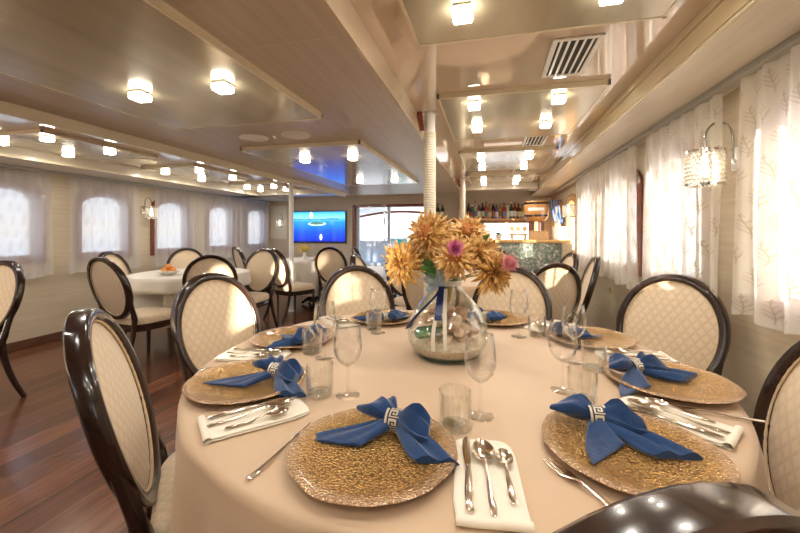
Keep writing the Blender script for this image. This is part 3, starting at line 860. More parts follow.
def wine_glass():
    r = empty('wine_glass')
    prof = [(.0, .0845), (.010, .086), (.022, .093), (.0335, .108), (.0395, .128), (.0400, .145), (.0375, .170), (.0330, .203), (.0322, .2035), (.0320, .2025), (.0365, .170), (.0388, .145), (.0383, .128), (.032, .1095), (.021, .0955), (.010, .0885), (0, .0875)]
    MB().lathe(prof, 40).build('bowl', M['glass'], r, ang=60)
    MB().lathe([(.0, .001), (.032, .0), (.0335, .0015), (.031, .0028), (.012, .006), (.0055, .011), (.0042, .02), (.0036, .05), (.0042, .078), (.008, .0845), (0, .0848)], 32).build('stem', M['glass'], r, ang=60)
    return r
def tumbler():
    r = empty('tumbler')
    def wob(a, rr, z): return 1+(.04*abs(cos(9*a)) if .012 < z < .070 else 0)
    MB().lathe([(0, 0), (.033, 0), (.0355, .004), (.0362, .013), (.0365, .02), (.037, .045), (.0375, .069), (.0378, .075), (.0378, .088), (.0372, .0888), (.0358, .088), (.0355, .075), (.0348, .045), (.0335, .017), (.030, .013), (0, .012)], 96, wob=lambda a, rr, z: wob(a, rr, z) if rr > .036 else 1).build('glass_wall', M['tumbler'], r, ang=35)
    MB().lathe([(0, .0015), (.031, .0015), (.033, .006), (.030, .0115), (0, .0112)], 32).build('base', M['tumbler'], r)
    return r
PR = {'plate': plate(), 'bow': bow(0), 'bow2': bow(1), 'ring': napkin_ring(), 'nap': white_napkin(), 'knife': knife('table_knife'), 'spoon': spoon('table_spoon', .205, .046, .074),
      'tea': spoon('teaspoon', .145, .033, .052), 'fork': fork('dinner_fork'), 'wine': wine_glass(), 'tumb': tumbler()}
first_use = {k: True for k in PR}
def put(kind, x, y, z, rz, label, cat, group):
    o = PR[kind] if first_use[kind] else dup(PR[kind])
    first_use[kind] = False
    o.location = (x, y, z); o.rotation_euler = (0, 0, rz)
    tag(o, label, cat, group); return o
SET = [ # angle, radius, bow twist, wine (dangle, r), tumbler (dangle, r), description
    (264.4, .650, 0, (24.5, .452), (15.8, .507), 'at the place nearest the camera with no chair'),
    (311.1, .685, -38, (18.5, .434), (14.5, .500), 'at the place before the cropped dark chair top'),
    (352.1, .700, -48, (13.5, .46), (5.7, .507), 'at the place beside the cropped chair and lace curtain'),
    (30.5, .672, 15, (18, .442), (14, .522), 'at the place before the chair below the crystal sconce'),
    (72.1, .640, 5, (22, .45), (15, .505), 'at the place directly behind the vase'),
    (126.8, .615, -8, (16, .409), (13.3, .470), 'at the place by the rope-wrapped pole'),
    (175.3, .640, 10, (21, .433), (14, .494), 'at the place before the sunlit-stripe chair'),
    (216.3, .670, 48, (25, .453), (17.8, .506), 'at the place before the edge-on chair over wood floor')]
rj = random.Random(4)
for si, (a, pr, tw, wn, tb, D) in enumerate(SET):
    A = radians(a); o = (cos(A), sin(A)); rt = (-o[1], o[0])          # outward, diner's right
    rz = A+pi/2                                                       # local +y looks to the centre
    def at(ang, r): q = radians(ang); return TC[0]+r*cos(q), TC[1]+r*sin(q)
    px, py = at(a, pr)
    put('plate', px, py, ZT, rz+si*.8, 'gold hammered glass charger plate '+D, 'plate', 'gold charger plates')
    bx, by = at(a, pr-.085); bx += rt[0]*.018; by += rt[1]*.018
    put('bow2' if si in (1, 3, 4, 6) else 'bow', bx, by, ZT+.0068, rz+radians(tw), 'blue linen bow napkin '+D, 'napkin', 'blue bow napkins')
    rg = put('ring', bx, by, ZT+.0068+.0275, rz+radians(tw), 'silver Greek-key napkin ring '+D, 'napkin ring', 'napkin rings')
    na = a+19.4; nx, ny = at(na, .69); nr = rz+radians(11.5)
    put('nap', nx, ny, ZT, nr, 'folded white napkin with cutlery '+D, 'napkin', 'white napkins')
    c, s = cos(nr), sin(nr)
    def loc(lx, ly): return nx+c*lx-s*ly, ny+s*lx+c*ly
    zz = ZT+.0108
    j = lambda: radians(rj.uniform(-2, 2))
    x, y = loc(-.036, -.105); put('knife', x, y, zz, nr+j(), 'steel table knife on white napkin '+D, 'knife', 'table knives')
    x, y = loc(.002, -.110); put('spoon', x, y, zz, nr+radians(3)+j(), 'steel table spoon on white napkin '+D, 'spoon', 'table spoons')
    x, y = loc(.036, -.078); put('tea', x, y, zz, nr+j(), 'small steel teaspoon on white napkin '+D, 'spoon', 'teaspoons')
    fx, fy = px-rt[0]*.188+o[0]*.15, py-rt[1]*.188+o[1]*.15
    put('fork', fx, fy, ZT, rz+radians(-2)+j(), 'steel fork lying on the cloth '+D, 'fork', 'dinner forks')
    x, y = at(a+wn[0], wn[1]); put('wine', x, y, ZT, rj.random()*6, 'empty stemmed wine glass '+D, 'wine glass', 'wine glasses')
    x, y = at(a+tb[0], tb[1]); put('tumb', x, y, ZT, rj.random()*6, 'ribbed water tumbler '+D, 'tumbler', 'ribbed tumblers')

# ------------------------------------------------------------------ vase with flowers
VX, VY = -.155, 1.40
v = empty('demijohn_vase', (VX, VY, ZT)); tag(v, 'big clear glass balloon vase in the middle of the round table', 'vase')
outp = [(0, .004), (.10, .004), (.128, .020), (.146, .055), (.150, .090), (.142, .130), (.122, .170), (.095, .205), (.068, .234), (.053, .252), (.049, .262), (.049, .283)]
inn = [(r-.004 if r > .01 else 0, z+(.003 if z < .03 else 0)) for r, z in reversed(outp)]
MB().lathe(outp+inn, 56).build('body', M['vase'], v, ang=70)
MB().lathe([(0, 0), (.092, 0), (.112, .006), (.120, .012), (.108, .010), (.09, .004), (0, .0035)], 56).build('base', M['tealbase'], v)
MB().grid(40, 10, lambda a, b: ((.050+.004*cos(2*pi*b))*cos(2*pi*a), (.050+.004*cos(2*pi*b))*sin(2*pi*a), .284+.004*sin(2*pi*b)), cu=True, cv=True).build('rim', M['greenglass'], v)
MB().lathe([(.0496, .262), (.0512, .263), (.0512, .279), (.0496, .280)], 40).build('neck_band', M['tape'], v)
# fill
rs = random.Random(21)
def lump(cx, cy, cz, r, seed, fl=1.0):
    q = random.Random(seed); ph = [q.random()*6 for _ in range(4)]
    mb = MB()
    def f(a, b):
        th, p = pi*a, 2*pi*b
        rr = r*(1+.18*sin(3*th+ph[0])*cos(2*p+ph[1])+.12*sin(5*p+ph[2])*sin(th))
        return (cx+rr*sin(th)*cos(p), cy+rr*sin(th)*sin(p), cz+rr*fl*cos(th))
    mb.grid(11, 16, f, cv=True); return mb
sand = MB().lathe([(0, .0085), (.098, .0085), (.122, .022), (.136, .048), (.100, .062), (.05, .070), (0, .066)], 40, wob=lambda a, r, z: 1-.03*abs(sin(5*a+r*60))).build('sand', M['sand'], loc=(VX, VY, ZT))
tag(sand, 'pale sand and shell grit filling the bottom of the vase', 'sand'); sand['kind'] = 'stuff'
for i in range(34):
    a = i*2.4; r = .030+.075*((i*37) % 10)/10.; z = .080-.015*(r/.1)+.032*(i//12)
    if i >= 24: r *= .75
    o = lump(0, 0, 0, .017+.008*rs.random(), i, .75).build('seashell', M['shell'], loc=(VX+r*cos(a), VY+r*sin(a), ZT+z), ang=80)
    tag(o, 'pale seashell lying among the sand inside the vase', 'seashell', 'seashells inside the vase')
for i, (dx, dy, dz, r) in enumerate(((-.04, .0, .115, .030), (.055, -.045, .105, .030), (0, .05, .120, .036), (-.04, .035, .158, .030), (.045, .03, .150, .028), (.01, -.055, .12, .026), (.085, .0, .10, .028), (-.075, .02, .13, .026), (.0, -.01, .175, .026), (-.01, .02, .195, .020))):
    o = lump(0, 0, 0, r, 50+i, .85).build('coral_lump', M['coral'], loc=(VX+dx, VY+dy, ZT+dz), ang=80)
    tag(o, 'rough beige coral lump stacked inside the vase', 'coral', 'coral lumps inside the vase')
gb = MB().tube([(-.05, 0, 0), (-.035, 0, .004), (.02, 0, .012), (.035, 0, .015), (.06, 0, .02)], [.010, .022, .022, .010, .009], 14).build('green_bottle', M['greenglass'], loc=(VX-.055, VY-.095, ZT+.098), rotz=.25)
tag(gb, 'small green glass bottle lying inside the vase', 'bottle')
# flower heads
def flower(i, P, N, R, label, npet=120, core=True):
    npet = int(npet*1.45)
    N = Vector(N).normalized(); up = Vector((0, 0, 1)); a = N.cross(up).normalized(); b = a.cross(N).normalized()
    r = empty('dried_flower', P); tag(r, label, 'flower', 'golden dried flowers in the vase')
    q = random.Random(100+i); mb = MB()
    for k in range(npet):
        f = (k+.5)/npet*(.86 if core else 1)+(.14 if core else 0); ph = k*2.39996+q.uniform(-.15, .15)
        tilt = .25+1.45*f**.8+q.uniform(-.28, .28)      # from the axis outward and back
        L = R*(.62+.45*f)*q.uniform(.85, 1.15); W = R*.088*q.uniform(.7, 1.35)
        rad = a*cos(ph)+b*sin(ph); tang = (-a*sin(ph)+b*cos(ph))
        base = rad*(R*.12*f)+N*(R*(-.10-.12*f))
        prev = base; pts = []; ct = tilt-.35
        nst = 5
        for j in range(nst):
            t = j/(nst-1)
            d = N*cos(ct)+rad*sin(ct)
            if j: prev = prev+d*(L/(nst-1))
            ct += .20*q.uniform(-.6, 2.2)
            w = W*(.55+1.2*t)*(1-t)**.55 if j < nst-1 else .0004
            nrm = (-N*sin(ct)+rad*cos(ct))
            pts.append((prev-tang*w, prev-nrm*w*.45, prev+tang*w))
        vs = [p for tr in pts for p in tr]
        fs = []
        for j in range(nst-1):
            fs += [(3*j, 3*j+1, 3*j+4, 3*j+3), (3*j+1, 3*j+2, 3*j+5, 3*j+4)]
        mb.add(vs, fs)
    mb.build('petals', M['petal'], r, ang=80)
    if core:
        c = MB().lathe([(0, .06), (.12, .05), (.22, .0), (.26, -.1), (.2, -.25), (0, -.3)], 20)
        c.xf(lambda x, y, z: a*(x*R*1.5)+b*(y*R*1.5)+N*(z*R*1.4+R*.36)); c.build('flower_centre', M['disk'], r)
    neck = Vector((VX, VY, ZT+.27))-Vector(P); low = Vector((VX+neck.x*.0, VY, ZT+.17))-Vector(P)
    st = [Vector(-N*R*.12), neck*.5-N*R*.15, neck+Vector((-neck.x*.12, -neck.y*.12, 0)), low]
    MB().tube(st, .0035, 6).build('stem', M['stem'], r)
heads = [((-.212, 1.29, 1.215), (-.35, -1, .35), .084, 'largest golden dried flower, topmost with round orange centre facing out', 150),
         ((-.075, 1.36, 1.215), (.15, -.75, .75), .082, 'golden dried flower at the top of the bouquet beside the far bottles', 120),
         ((-.305, 1.27, 1.110), (-.5, -1, .15), .084, 'golden dried flower hanging lowest on the doorway side of the bouquet', 130),
         ((-.115, 1.25, 1.140), (.05, -1, .35), .074, 'golden dried flower low above the neck of the vase', 120),
         ((.015, 1.31, 1.085), (.8, -.75, .05), .082, 'golden dried flower drooping lowest on the bar side', 130),
         ((-.010, 1.42, 1.160), (.8, -.1, .45), .075, 'golden dried flower at the back of the bouquet towards the bar', 110),
         ((-.225, 1.46, 1.150), (-.6, .5, .5), .075, 'golden dried flower at the back of the bouquet towards the pole', 110)]
heads += [((-.245, 1.33, 1.165), (-.6, -.8, .3), .066, 'golden dried flower squeezed between the topmost and the doorway-side flowers', 110),
          ((-.035, 1.30, 1.150), (.35, -.9, .4), .066, 'golden dried flower filling the gap above the pale pink flower', 110),
          ((-.145, 1.33, 1.180), (-.05, -.8, .7), .060, 'golden dried flower filling the middle behind the magenta flower', 100)]
for i, (P, N, R, lab, npt) in enumerate(heads): flower(i, P, N, R, lab, npt, core=(i in (0, 1, 3)))
def bloom(P, N, R, L, mat, label):
    N = Vector(N).normalized(); a = N.cross(Vector((0, 0, 1))).normalized(); b = a.cross(N)
    r = empty('pink_flower', P); tag(r, label, 'flower')
    q = random.Random(int(P[0]*1e4)); mb = MB()
    for k in range(150):
        f = (k+.5)/150; ph = k*2.39996; th = f*1.9
        d = (N*cos(th)+(a*cos(ph)+b*sin(ph))*sin(th))
        d = Vector(d); p0 = d*R*.35; p1 = d*R*q.uniform(.85, 1.1)+N*L*.15
        s = d.cross(N); s = s.normalized()*R*.09 if s.length > 1e-3 else a*R*.09
        t2 = d.cross(s).normalized()*R*.06
        mb.add([p0-s, p0+s, p1, p0+t2*1.5], [(0, 1, 2), (0, 2, 3), (1, 3, 2)])
    mb.build('petals', mat, r, ang=80)
    neck = Vector((VX, VY, ZT+.27))-Vector(P)
    MB().tube([-N*.005, neck*.5-N*.03, neck], .0028, 6).build('stem', M['leaf'], r)
bloom((-.105, 1.19, 1.168), (-.15, -1, .35), .030, .05, M['pink'], 'magenta clover-like flower in the middle of the dried bouquet')
bloom((.058, 1.29, 1.115), (.7, -.8, .2), .034, .04, M['pink2'], 'pale pink clover-like flower on the bar side of the bouquet')
def leaves(P, dirs, L, W, mat, label, name):
    mb = MB()
    for d in dirs:
        d = Vector(d).normalized(); s = d.cross(Vector((0, -1, .3))).normalized(); n = d.cross(s)
        def f(u, v): w = W*sin(pi*min(1, u*.96+.04))**.8; return d*(L*u)+s*(w*(v-.5)*2)-n*(.25*L*u*u)+n*(.3*w*abs(v-.5)*2)
        mb.grid(8, 5, f)
    o = mb.build(name, mat, loc=P, ang=80); tag(o, label, 'leaves')
leaves((-.185, 1.30, 1.075), ((-.8, -.6, .35), (-.3, -.8, -.1), (-.5, -.3, .7)), .075, .016, M['leaf'], 'dark green leaves tucked under the dried flowers above the ribbon bow', 'leaf_sprig')
leaves((-.08, 1.37, 1.16), ((.9, -.35, .5), (.8, -.3, .15)), .11, .014, M['leaf'], 'green leaves reaching out of the bouquet towards the bar', 'leaf_sprig')
# ribbons
def ribbon(name, path, w, mat, label, wdir=(1, 0, 0)):
    mb = MB(); P = [Vector(p) for p in path]; W = Vector(wdir).normalized()*w; n = len(P)
    th = Vector((0, -.0012, 0))
    rg = [[p-W, p+W, p+W+th, p-W+th] for p in P]
    mb.rings(rg); o = mb.build(name, mat, ang=70); tag(o, label, 'ribbon'); return o
def onvase(ang, h, off=.005):
    for (r0, z0), (r1, z1) in zip(outp[1:], outp[2:]):
        if z0 <= h <= z1: r = r0+(r1-r0)*(h-z0)/(z1-z0); break
    else: r = .05
    a = radians(ang); return (VX+(r+off)*cos(a), VY+(r+off)*sin(a), ZT+h)
n = 18
ribbon('navy_ribbon', [onvase(258-52*(i/(n-1))**.8, .262-.155*i/(n-1)) for i in range(n)], .012, M['navy'], 'navy satin ribbon tail slanting down the doorway side of the vase', (.85, .2, .45))
ribbon('navy_ribbon', [onvase(257+6*(i/(n-1)), .262-.105*i/(n-1), .007) for i in range(n)], .0125, M['navy'], 'navy satin ribbon tail hanging straight down the front of the vase', (1, .1, 0))
ribbon('lace_ribbon', [onvase(258, .255-.200*i/(n-1), .005) for i in range(n)], .0065, M['lacerib'], 'ivory lace ribbon hanging nearest the navy tail on the vase', (1, .1, 0))
ribbon('lace_ribbon', [onvase(271+3*(i/(n-1)), .255-.195*i/(n-1), .005) for i in range(n)], .0065, M['lacerib'], 'ivory lace ribbon hanging on the bar side of the vase front', (1, .1, 0))
mb = MB()
for ang, L, w in ((2.5, .055, .020), (.65, .050, .018), (3.6, .045, .014), (1.45, .06, .016)):
    d = Vector((cos(ang), -.35, sin(ang)))
    sd = Vector((-sin(ang), 0, cos(ang)))
    rg = []
    for i in range(9):
        t = i/8; ww = w*(.25+.9*sin(pi*min(.85, t*.8+.1)))
        c = d*(L*t); th = .004+.008*sin(pi*t)
        rg.append([c+sd*ww*cos(q*pi/5)+Vector((0, -th*sin(q*pi/5)*(1+.4*cos(q*2.)), 0)) for q in range(10)])
    mb.rings(rg)
o = mb.build('pale_blue_bow', M['paleblue'], loc=onvase(240, .268, .008), ang=60); tag(o, 'pale blue ribbon bow tied at the neck of the vase', 'ribbon')

# ------------------------------------------------------------------ things on the other tables
def fruit_bowl(x, y):
    r = empty('fruit_bowl', (x, y, ZT)); tag(r, 'white bowl on the ivory cloth holding orange fruit', 'bowl')
    MB().lathe([(0, 0), (.05, 0), (.06, .006), (.125, .045), (.128, .05), (.120, .047), (.055, .012), (0, .010)], 32).build('body', M['white'], r)
    for i, (dx, dy, dz, m) in enumerate(((-.035, .0, .052, 'food1'), (.035, .025, .052, 'food1'), (.0, -.045, .052, 'food1'), (.0, .0, .085, 'food1'))):
        o = MB().lathe([(0, -.036), (.02, -.030), (.036, 0), (.02, .030), (0, .036)], 16).build('orange_fruit', M[m], loc=(x+dx, y+dy, ZT+dz), ang=80)
        tag(o, 'orange fruit heaped in the white bowl', 'fruit', 'oranges in the white bowl')
fruit_bowl(-3.35, 3.30)
o = lump(0, 0, .03, .035, 5, .85).build('green_pear', M['food2'], loc=(-3.14, 3.38, ZT), ang=80); tag(o, 'green fruit lying on the ivory cloth beside the bowl', 'fruit')
pv = empty('yellow_posy', (-2.98, 5.62, ZT)); tag(pv, 'small vase of yellow flowers on the table below the television', 'flowers')
MB().lathe([(0, 0), (.03, 0), (.04, .04), (.022, .10), (.03, .13), (.025, .13), (.018, .1), (0, .09)], 20).build('pot', M['white'], pv)
mb = MB(); q = random.Random(3)
for k in range(60):
    c = Vector((q.gauss(0, .055), q.gauss(0, .05), .19+q.gauss(0, .03))); s = .014
    mb.add([c+Vector(d)*s for d in ((1,0,0),(-1,0,0),(0,1,0),(0,-1,0),(0,0,1),(0,0,-1))], [(0,2,4),(2,1,4),(1,3,4),(3,0,4),(2,0,5),(1,2,5),(3,1,5),(0,3,5)])
mb.build('blossoms', M['yellow'], pv); 
mb = MB()
for k in range(10): mb.tube([(0, 0, .1), (q.gauss(0, .03), q.gauss(0, .03), .19)], .003, 5)
mb.build('stem', M['leaf'], pv)
sp = empty('serving_plate', (-2.70, 5.52, ZT)); tag(sp, 'white serving plate of fruit on the table below the television', 'plate')
MB().lathe([(0, 0), (.06, 0), (.12, .014), (.122, .018), (.06, .006), (0, .006)], 32).build('dish', M['white'], sp)
for dx, dy, m in ((-.04, 0, 'food1'), (.03, .03, 'food2'), (.03, -.04, 'food1')):
    o = lump(0, 0, 0, .03, int(dx*100)+9, .8).build('cut_fruit', M[m], loc=(-2.70+dx, 5.52+dy, ZT+.03), ang=80); tag(o, 'piece of fruit on the serving plate below the television', 'fruit', 'fruit on the serving plate')
o = lump(0, 0, .028, .036, 15, .8).build('red_pepper', M['red'], loc=(.38, 3.45, ZT), ang=80); tag(o, 'shiny red fruit on the table behind the diamond-back chair', 'fruit')

# ------------------------------------------------------------------ television
tv = empty('tv', (-3.575, YB-.004, 1.33)); tag(tv, 'wall television showing a blue sea with a small island', 'television')
MB().box(-.635, .635, -.05, -.012, -.34, .34).build('casing', M['black'], tv, bevel=.006)
MB().box(-.615, .615, -.054, -.0495, -.315, .322).build('screen', M['tv'], tv, smooth=False)
MB().box(-.2, .2, -.013, 0, -.15, .15).build('bracket', M['black'], tv)

# ------------------------------------------------------------------ doorway and aft deck
d = empty('door_1', (0, YB, 0)); struct(d)
mb = MB()
mb.box(DX0-.05, DX0+.02, -.03, .10, 0, DZ+.04).box(DX1-.02, DX1+.05, -.03, .10, 0, DZ+.04).box(DX0-.05, DX1+.05, -.03, .10, DZ-.01, DZ+.05)
mb.build('jamb', M['mahog'], d, bevel=.004)
mb = MB(); mb.box(DX0+.02, DX0+.09, .02, .07, 0, DZ).box(-2.06, -2.0, .02, .07, 0, DZ)
mb.build('sliding_frame', M['bluewhite'], d, bevel=.004)
MB().box(DX0+.09, -2.06, .04, .046, .02, DZ-.02).build('pane', M['pane'], d, smooth=False)
dk = struct(MB().box(-4.6, 1.3, YB+.02, 13, -.06, -.002).build('deck_floor', M['deck'], smooth=False))
cn = empty('deck_canopy', (-2.35, 9.6, 0)); tag(cn, 'arched white canopy over the aft deck outside the doorway', 'canopy')
MB().grid(20, 4, lambda u, w: (-1.45+2.9*u, -2+4.2*w, 1.78+.2*sin(pi*u))).grid(20, 4, lambda u, w: (-1.45+2.9*u, -2+4.2*w, 1.81+.2*sin(pi*u))).build('roof', M['bluewhite'], cn)
MB().tube([(-1.4+2.8*i/20, .2, 1.60+.17*sin(pi*i/20)) for i in range(21)], .032, 8).build('beam', M['mahog'], cn)
for x in (-1.35, -.45, .55, 1.35): MB().tube([(x, .2, 0), (x, .2, 1.62)], .028, 10).build('post', M['bluewhite'], cn)
be = empty('deck_bench', (-2.75, 9.0, 0)); tag(be, 'blue-white bench on the deck outside the doorway', 'bench')
MB().box(-.55, .45, -.25, .25, .38, .46).build('seat', M['bluewhite'], be, bevel=.01)
MB().box(-.55, .45, .20, .27, .46, 1.0).build('backrest', M['bluewhite'], be, bevel=.01)
for x in (-.5, .4): MB().box(x-.03, x+.03, -.22, .22, 0, .38).build('leg', M['bluewhite'], be, bevel=.005)
def deck_chair(x, y, rz, label):
    r = empty('deck_chair', (x, y, 0), rz); tag(r, label, 'chair', 'teal deck chairs')
    MB().box(-.25, .25, -.22, .24, .40, .47).build('seat', M['teal'], r, bevel=.02)
    MB().box(-.25, .25, .20, .27, .47, 1.02).build('backrest', M['teal'], r, bevel=.03)
    for sx in (-.22, .22):
        for sy in (-.2, .22): MB().tube([(sx, sy, .4), (sx*1.08, sy*1.1, 0)], .016, 8).build('leg', M['bluewhite'], r)
deck_chair(-2.49, 10.12, .2, 'teal deck chair just right of the white doorway post')
deck_chair(-1.97, 10.4, -.15, 'teal deck chair partly hidden by the golden flowers')
rl = empty('deck_railing', (-2, 12.6, 0)); tag(rl, 'white railing at the end of the aft deck', 'railing')
for z in (.45, .75, 1.0): MB().tube([(-2.5, 0, z), (3.2, 0, z)], .02, 8).build('bar', M['bluewhite'], rl)
for i in range(6): MB().tube([(-2.5+1.14*i, 0, 0), (-2.5+1.14*i, 0, 1.0)], .022, 8).build('post', M['bluewhite'], rl)

# ------------------------------------------------------------------ the bar
BY = 5.68
b = empty('bar_counter', (.45, BY, 0)); tag(b, 'bar counter with shell mosaic front and golden wooden top', 'bar counter')
MB().box(-.80, .64, 0, .06, .08, 1.06).build('front_panel', M['mosaic'], b)
MB().box(-.80, .64, .03, .5, 0, .08).build('plinth', M['dark'], b)
MB().box(-.80, -.74, .06, .5, .08, 1.06).build('side_panel', M['wood_orange'], b)
MB().box(-.86, .66, -.07, .52, 1.062, 1.108).build('worktop', M['oak'], b, bevel=.012)
o = MB().box(XR-.14, XR-.02, BY-.16, BY-.02, 0, 1.06).build('bar_pillar', M['wall'], bevel=.004); tag(o, 'short beige pillar at the wall end of the mosaic bar', 'pillar')
sh = empty('bottle_shelf', (.2, YB, 0)); tag(sh, 'orange wooden shelf of bottles above the bar window', 'shelf')
MB().box(-1.32, .62, -.24, -.0, 1.435, 1.47).build('board', M['wood_orange'], sh, bevel=.004)
for x in (-.70, .585): MB().box(x, x+.05, -.20, 0, .9, 1.435).build('upright', M['wood_orange'], sh, bevel=.003)
MB().box(-.79, -.74, -.22, -.0, 1.47, 1.86).build('end_post', M['wood_orange'], sh, bevel=.003)
cols = [(.02,.06,.02), (.08,.02,.008), (.03,.20,.07), (.55,.50,.42), (.25,.06,.01), (.35,.18,.04), (.05,.02,.05), (.60,.12,.06), (.70,.62,.45), (.02,.02,.03), (.42,.30,.06), (.45,.02,.04), (.20,.10,.30)]
bm_ = [plain('bottle_glass_%s' % 'abcdefghijklm'[i], c, .08, coat=.6) for i, c in enumerate(cols)]
lm_ = [plain('bottle_label_%s' % 'abcd'[i], c, .6) for i, c in enumerate(((.72,.68,.58), (.55,.45,.22), (.32,.10,.07), (.14,.17,.22)))]
rb = random.Random(9)
kinds = []
for i in range(len(cols)):
    r = empty('liquor_bottle'); h = rb.uniform(.27, .345); w = rb.uniform(.034, .043)
    MB().lathe([(0, 0), (w, 0), (w, h*.58), (w*.85, h*.66), (.013, h*.78), (.012, h*.93), (0, h*.93)], 14).build('glass', bm_[i], r)
    MB().lathe([(0, h*.92), (.015, h*.92), (.015, h), (0, h)], 12).build('cap', M['black'] if i % 2 else M['brass'], r)
    MB().lathe([(w+.0008, h*.14), (w+.0012, h*.15), (w+.0012, h*.45), (w+.0008, h*.46)], 14).build('label', lm_[i % 4], r)
    kinds.append(r)
bn = ['dark green', 'brown', 'bright green', 'pale clear', 'amber', 'honey-coloured', 'purple-black', 'orange-red', 'cream', 'black', 'olive-gold', 'crimson', 'violet']
uses = [0]*len(kinds)
xs = [-1.09, -1.00, -.60]+[-.50+.0655*i for i in range(17)]
order = [9, 0, 1, 6, 2, 3, 4, 9, 7, 5, 6, 12, 10, 11, 8, 0, 4, 1, 5, 7]
ords = 'first second third fourth fifth sixth seventh eighth ninth tenth eleventh twelfth'.split()
pos = ['nearest the doorway', 'second from the doorway']+['%s after the shelf end post' % o for o in ords[:9]]+['%s from the barrel' % ords[8-i] for i in range(9)]
for x, k, p in zip(xs, order, pos):
    o = kinds[k] if uses[k] == 0 else dup(kinds[k]); uses[k] += 1
    o.location = (x+.1, YB-.12-.02*(k % 2), 1.47); tag(o, '%s bottle on the bar shelf, %s' % (bn[k], p), 'bottle', 'bottles on the bar shelf')
for k, o in enumerate(kinds):
    if not uses[k]:
        for ch in list(o.children): bpy.data.objects.remove(ch)
        bpy.data.objects.remove(o)
# half barrel over the bar
hb = empty('barrel', (.70, 6.15, 1.38)); tag(hb, 'wooden half barrel with pale lettered band above the bar', 'barrel')
prof = [(0, 0), (.10, .0), (.145, .03), (.172, .08), (.185, .16), (.186, .23), (.178, .30), (.170, .315), (0, .315)]
MB().lathe(prof, 26).build('staves', M['wood_orange'], hb)
for z0, r_ in ((.075, .173), (.265, .184)): MB().lathe([(r_, z0), (r_+.004, z0), (r_+.005, z0+.03), (r_, z0+.03)], 26).build('hoop', M['dark'], hb)
MB().grid(14, 2, lambda u, w: (.188*cos(-pi*.5-.75+1.3*u), .188*sin(-pi*.5-.75+1.3*u), .165+.045*w)).build('name_band', M['paper'], hb)
for x in (-.09, .09): MB().box(x-.025, x+.025, -.03, .03, -.272, .0).build('post', M['mahog'], hb, bevel=.004)
o = MB()
for k, (x, sw) in enumerate(((.0, .09), (.045, .12), (.09, .10))):
    o.tube([(x, 0, .30), (x+.01, -.02, .15), (x+.03, -.02, 0), (x+.07, 0, -.05), (x+sw, 0, .02), (x+sw+.01, 0, .2)], .015, 7)
o = o.build('rope_hank', M['rope_blue'], loc=(.905, 6.02, 1.40)); tag(o, 'hank of dark blue rope hanging beside the half barrel', 'rope')
ct = empty('wicker_box', (.70, 5.88, 1.108)); tag(ct, 'woven wicker box standing on the bar top under the barrel', 'box')
MB().box(-.13, .13, -.08, .08, 0, .125).build('body', M['wicker'], ct, bevel=.006); MB().box(-.135, .135, -.085, .085, .118, .132).build('rim', M['wicker'], ct, bevel=.004)
wb = empty('white_carton', (.99, 5.90, 1.108)); tag(wb, 'plain white upright carton on the bar beside the arched windows', 'carton')
MB().box(-.085, .085, -.07, .07, 0, .19).build('body', M['paper'], wb, bevel=.004); MB().box(-.086, .086, -.071, .071, .172, .192).build('lid', M['paper'], wb, bevel=.003)
tp = empty('beer_tap', (.42, 5.93, 1.108)); tag(tp, 'brass tap bar with round wooden handles on the bar top', 'tap')
MB().box(-.13, .13, -.02, .02, .06, .085).box(-.11, -.08, -.02, .02, 0, .06).box(.08, .11, -.02, .02, 0, .06).build('rail', M['brass'], tp, bevel=.004)
for x in (-.09, .0, .09):
    h = MB().tube([(x, 0, .085), (x, 0, .14)], .008, 8).build('handle', M['brass'], tp)
    MB().lathe([(0, .13), (.02, .135), (.034, .165), (.03, .19), (0, .20)], 14, c=(x, 0, 0)).build('knob', M['oak'], h)
pl = empty('potted_palm', (.13, 6.0, 1.108)); tag(pl, 'small green potted plant on the bar top near the flowers', 'plant')
MB().lathe([(0, 0), (.035, 0), (.05, .07), (.046, .07), (0, .06)], 18).build('pot', M['white'], pl)
mb = MB()
for k in range(16):
    a = k*2.4; e = .5+.4*((k*7) % 5)/5
    dd = Vector((cos(a)*cos(e), sin(a)*cos(e), sin(e))); sd = Vector((-sin(a), cos(a), 0))
    mb.grid(6, 3, lambda u, w: dd*(.17*u)+Vector((0, 0, .065-.10*u*u))+sd*(.013*sin(pi*min(1, u*.9+.1))*(w-.5)*2))
mb.build('fronds', M['leaf'], pl, ang=80)
for i, (x, z, w_, h_) in enumerate(((-.98, 1.55, .10, .14), (-.84, 1.58, .12, .16), (-.84, 1.38, .12, .14))):
    o = MB().box(-w_/2, w_/2, -.012, 0, -h_/2, h_/2).build('notice_sheet', M['paper'], loc=(x-.1, YB, z), bevel=.002)
    tag(o, ['small white notice on the back wall nearest the doorway', 'upper white notice on the back wall beside the bottle shelf', 'lower white notice on the back wall beside the bottle shelf'][i], 'notice', 'white notices on the back wall')

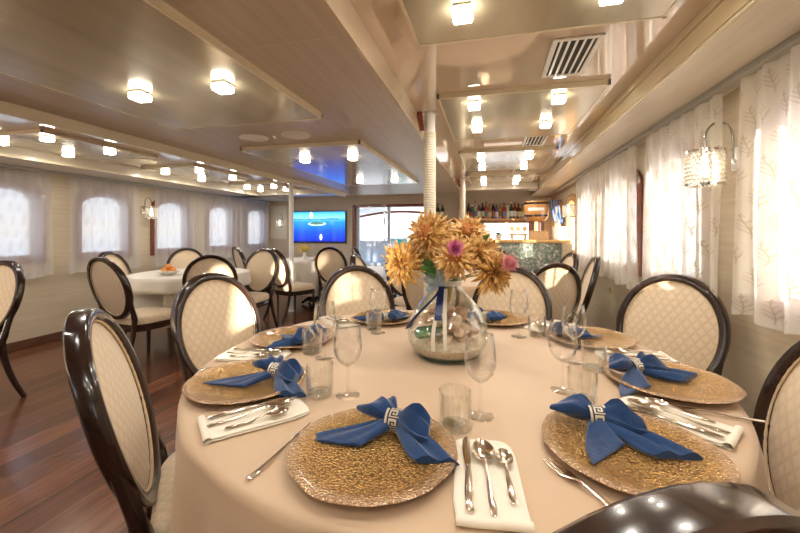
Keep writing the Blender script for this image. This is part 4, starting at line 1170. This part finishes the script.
# ------------------------------------------------------------------ light
W = bpy.data.worlds.new('daylight'); S.world = W; W.use_nodes = True; nt = W.node_tree; nt.nodes.clear()
tc = nt.nodes.new('ShaderNodeTexCoord'); sp = nt.nodes.new('ShaderNodeSeparateXYZ'); nt.links.new(tc.outputs['Generated'], sp.inputs[0])
rz = nt.nodes.new('ShaderNodeValToRGB'); mr = nt.nodes.new('ShaderNodeMapRange'); mr.inputs[1].default_value = -.4; mr.inputs[2].default_value = .6
nt.links.new(sp.outputs[2], mr.inputs[0]); nt.links.new(mr.outputs[0], rz.inputs[0])
els = rz.color_ramp.elements
for p, c in ((.36, (.78,.85,.95)), (.41, (.92,.84,.76)), (.48, (.82,.88,1.0))):
    e = els.new(p); e.color = (*c, 1)
els[0].color = (.70,.79,.92,1); els[-1].color = (.45,.62,1.0,1)
mrx = nt.nodes.new('ShaderNodeMapRange'); mrx.inputs[1].default_value = -.7; mrx.inputs[2].default_value = .7
nt.links.new(sp.outputs[0], mrx.inputs[0])
mx = nt.nodes.new('ShaderNodeMix'); mx.data_type = 'RGBA'; nt.links.new(mrx.outputs[0], mx.inputs[0])
nt.links.new(rz.outputs[0], mx.inputs[6]); mx.inputs[7].default_value = (1.0, .95, .88, 1)
st = nt.nodes.new('ShaderNodeMapRange'); st.inputs[1].default_value = -.7; st.inputs[2].default_value = .7; st.inputs[3].default_value = .75; st.inputs[4].default_value = 2.1
nt.links.new(sp.outputs[0], st.inputs[0])
bg = nt.nodes.new('ShaderNodeBackground'); nt.links.new(mx.outputs[2], bg.inputs[0]); nt.links.new(st.outputs[0], bg.inputs[1])
wo = nt.nodes.new('ShaderNodeOutputWorld'); nt.links.new(bg.outputs[0], wo.inputs[0])
sun = bpy.data.lights.new('sun', 'SUN'); sun.energy = 18; sun.angle = radians(1.0); sun.color = (1, .88, .70)
so = bpy.data.objects.new('sun', sun); COL.objects.link(so)
so.rotation_euler = Vector((-.474, .881, -.10)).to_track_quat('-Z', 'Y').to_euler()
so.location = (3, -6, 3)

# ------------------------------------------------------------------ camera
cam = bpy.data.cameras.new('camera'); co = bpy.data.objects.new('camera', cam); COL.objects.link(co)
cam.sensor_width = 36; cam.lens = 373/800*36; cam.shift_y = -34.5/800; cam.clip_start = .02
co.location = (0, 0, 1.22); co.rotation_euler = (pi/2, 0, math.atan(90/373))
cam.dof.use_dof = True; cam.dof.focus_distance = 1.15; cam.dof.aperture_fstop = 16
S.camera = co
S.view_settings.view_transform = 'Standard'; S.view_settings.look = 'None'; S.view_settings.gamma = 1; S.view_settings.use_curve_mapping = False
S.view_settings.exposure = 1.04
S.cycles.use_denoising = True
S.cycles.max_bounces = 12; S.cycles.transparent_max_bounces = 32; S.cycles.sample_clamp_indirect = 8
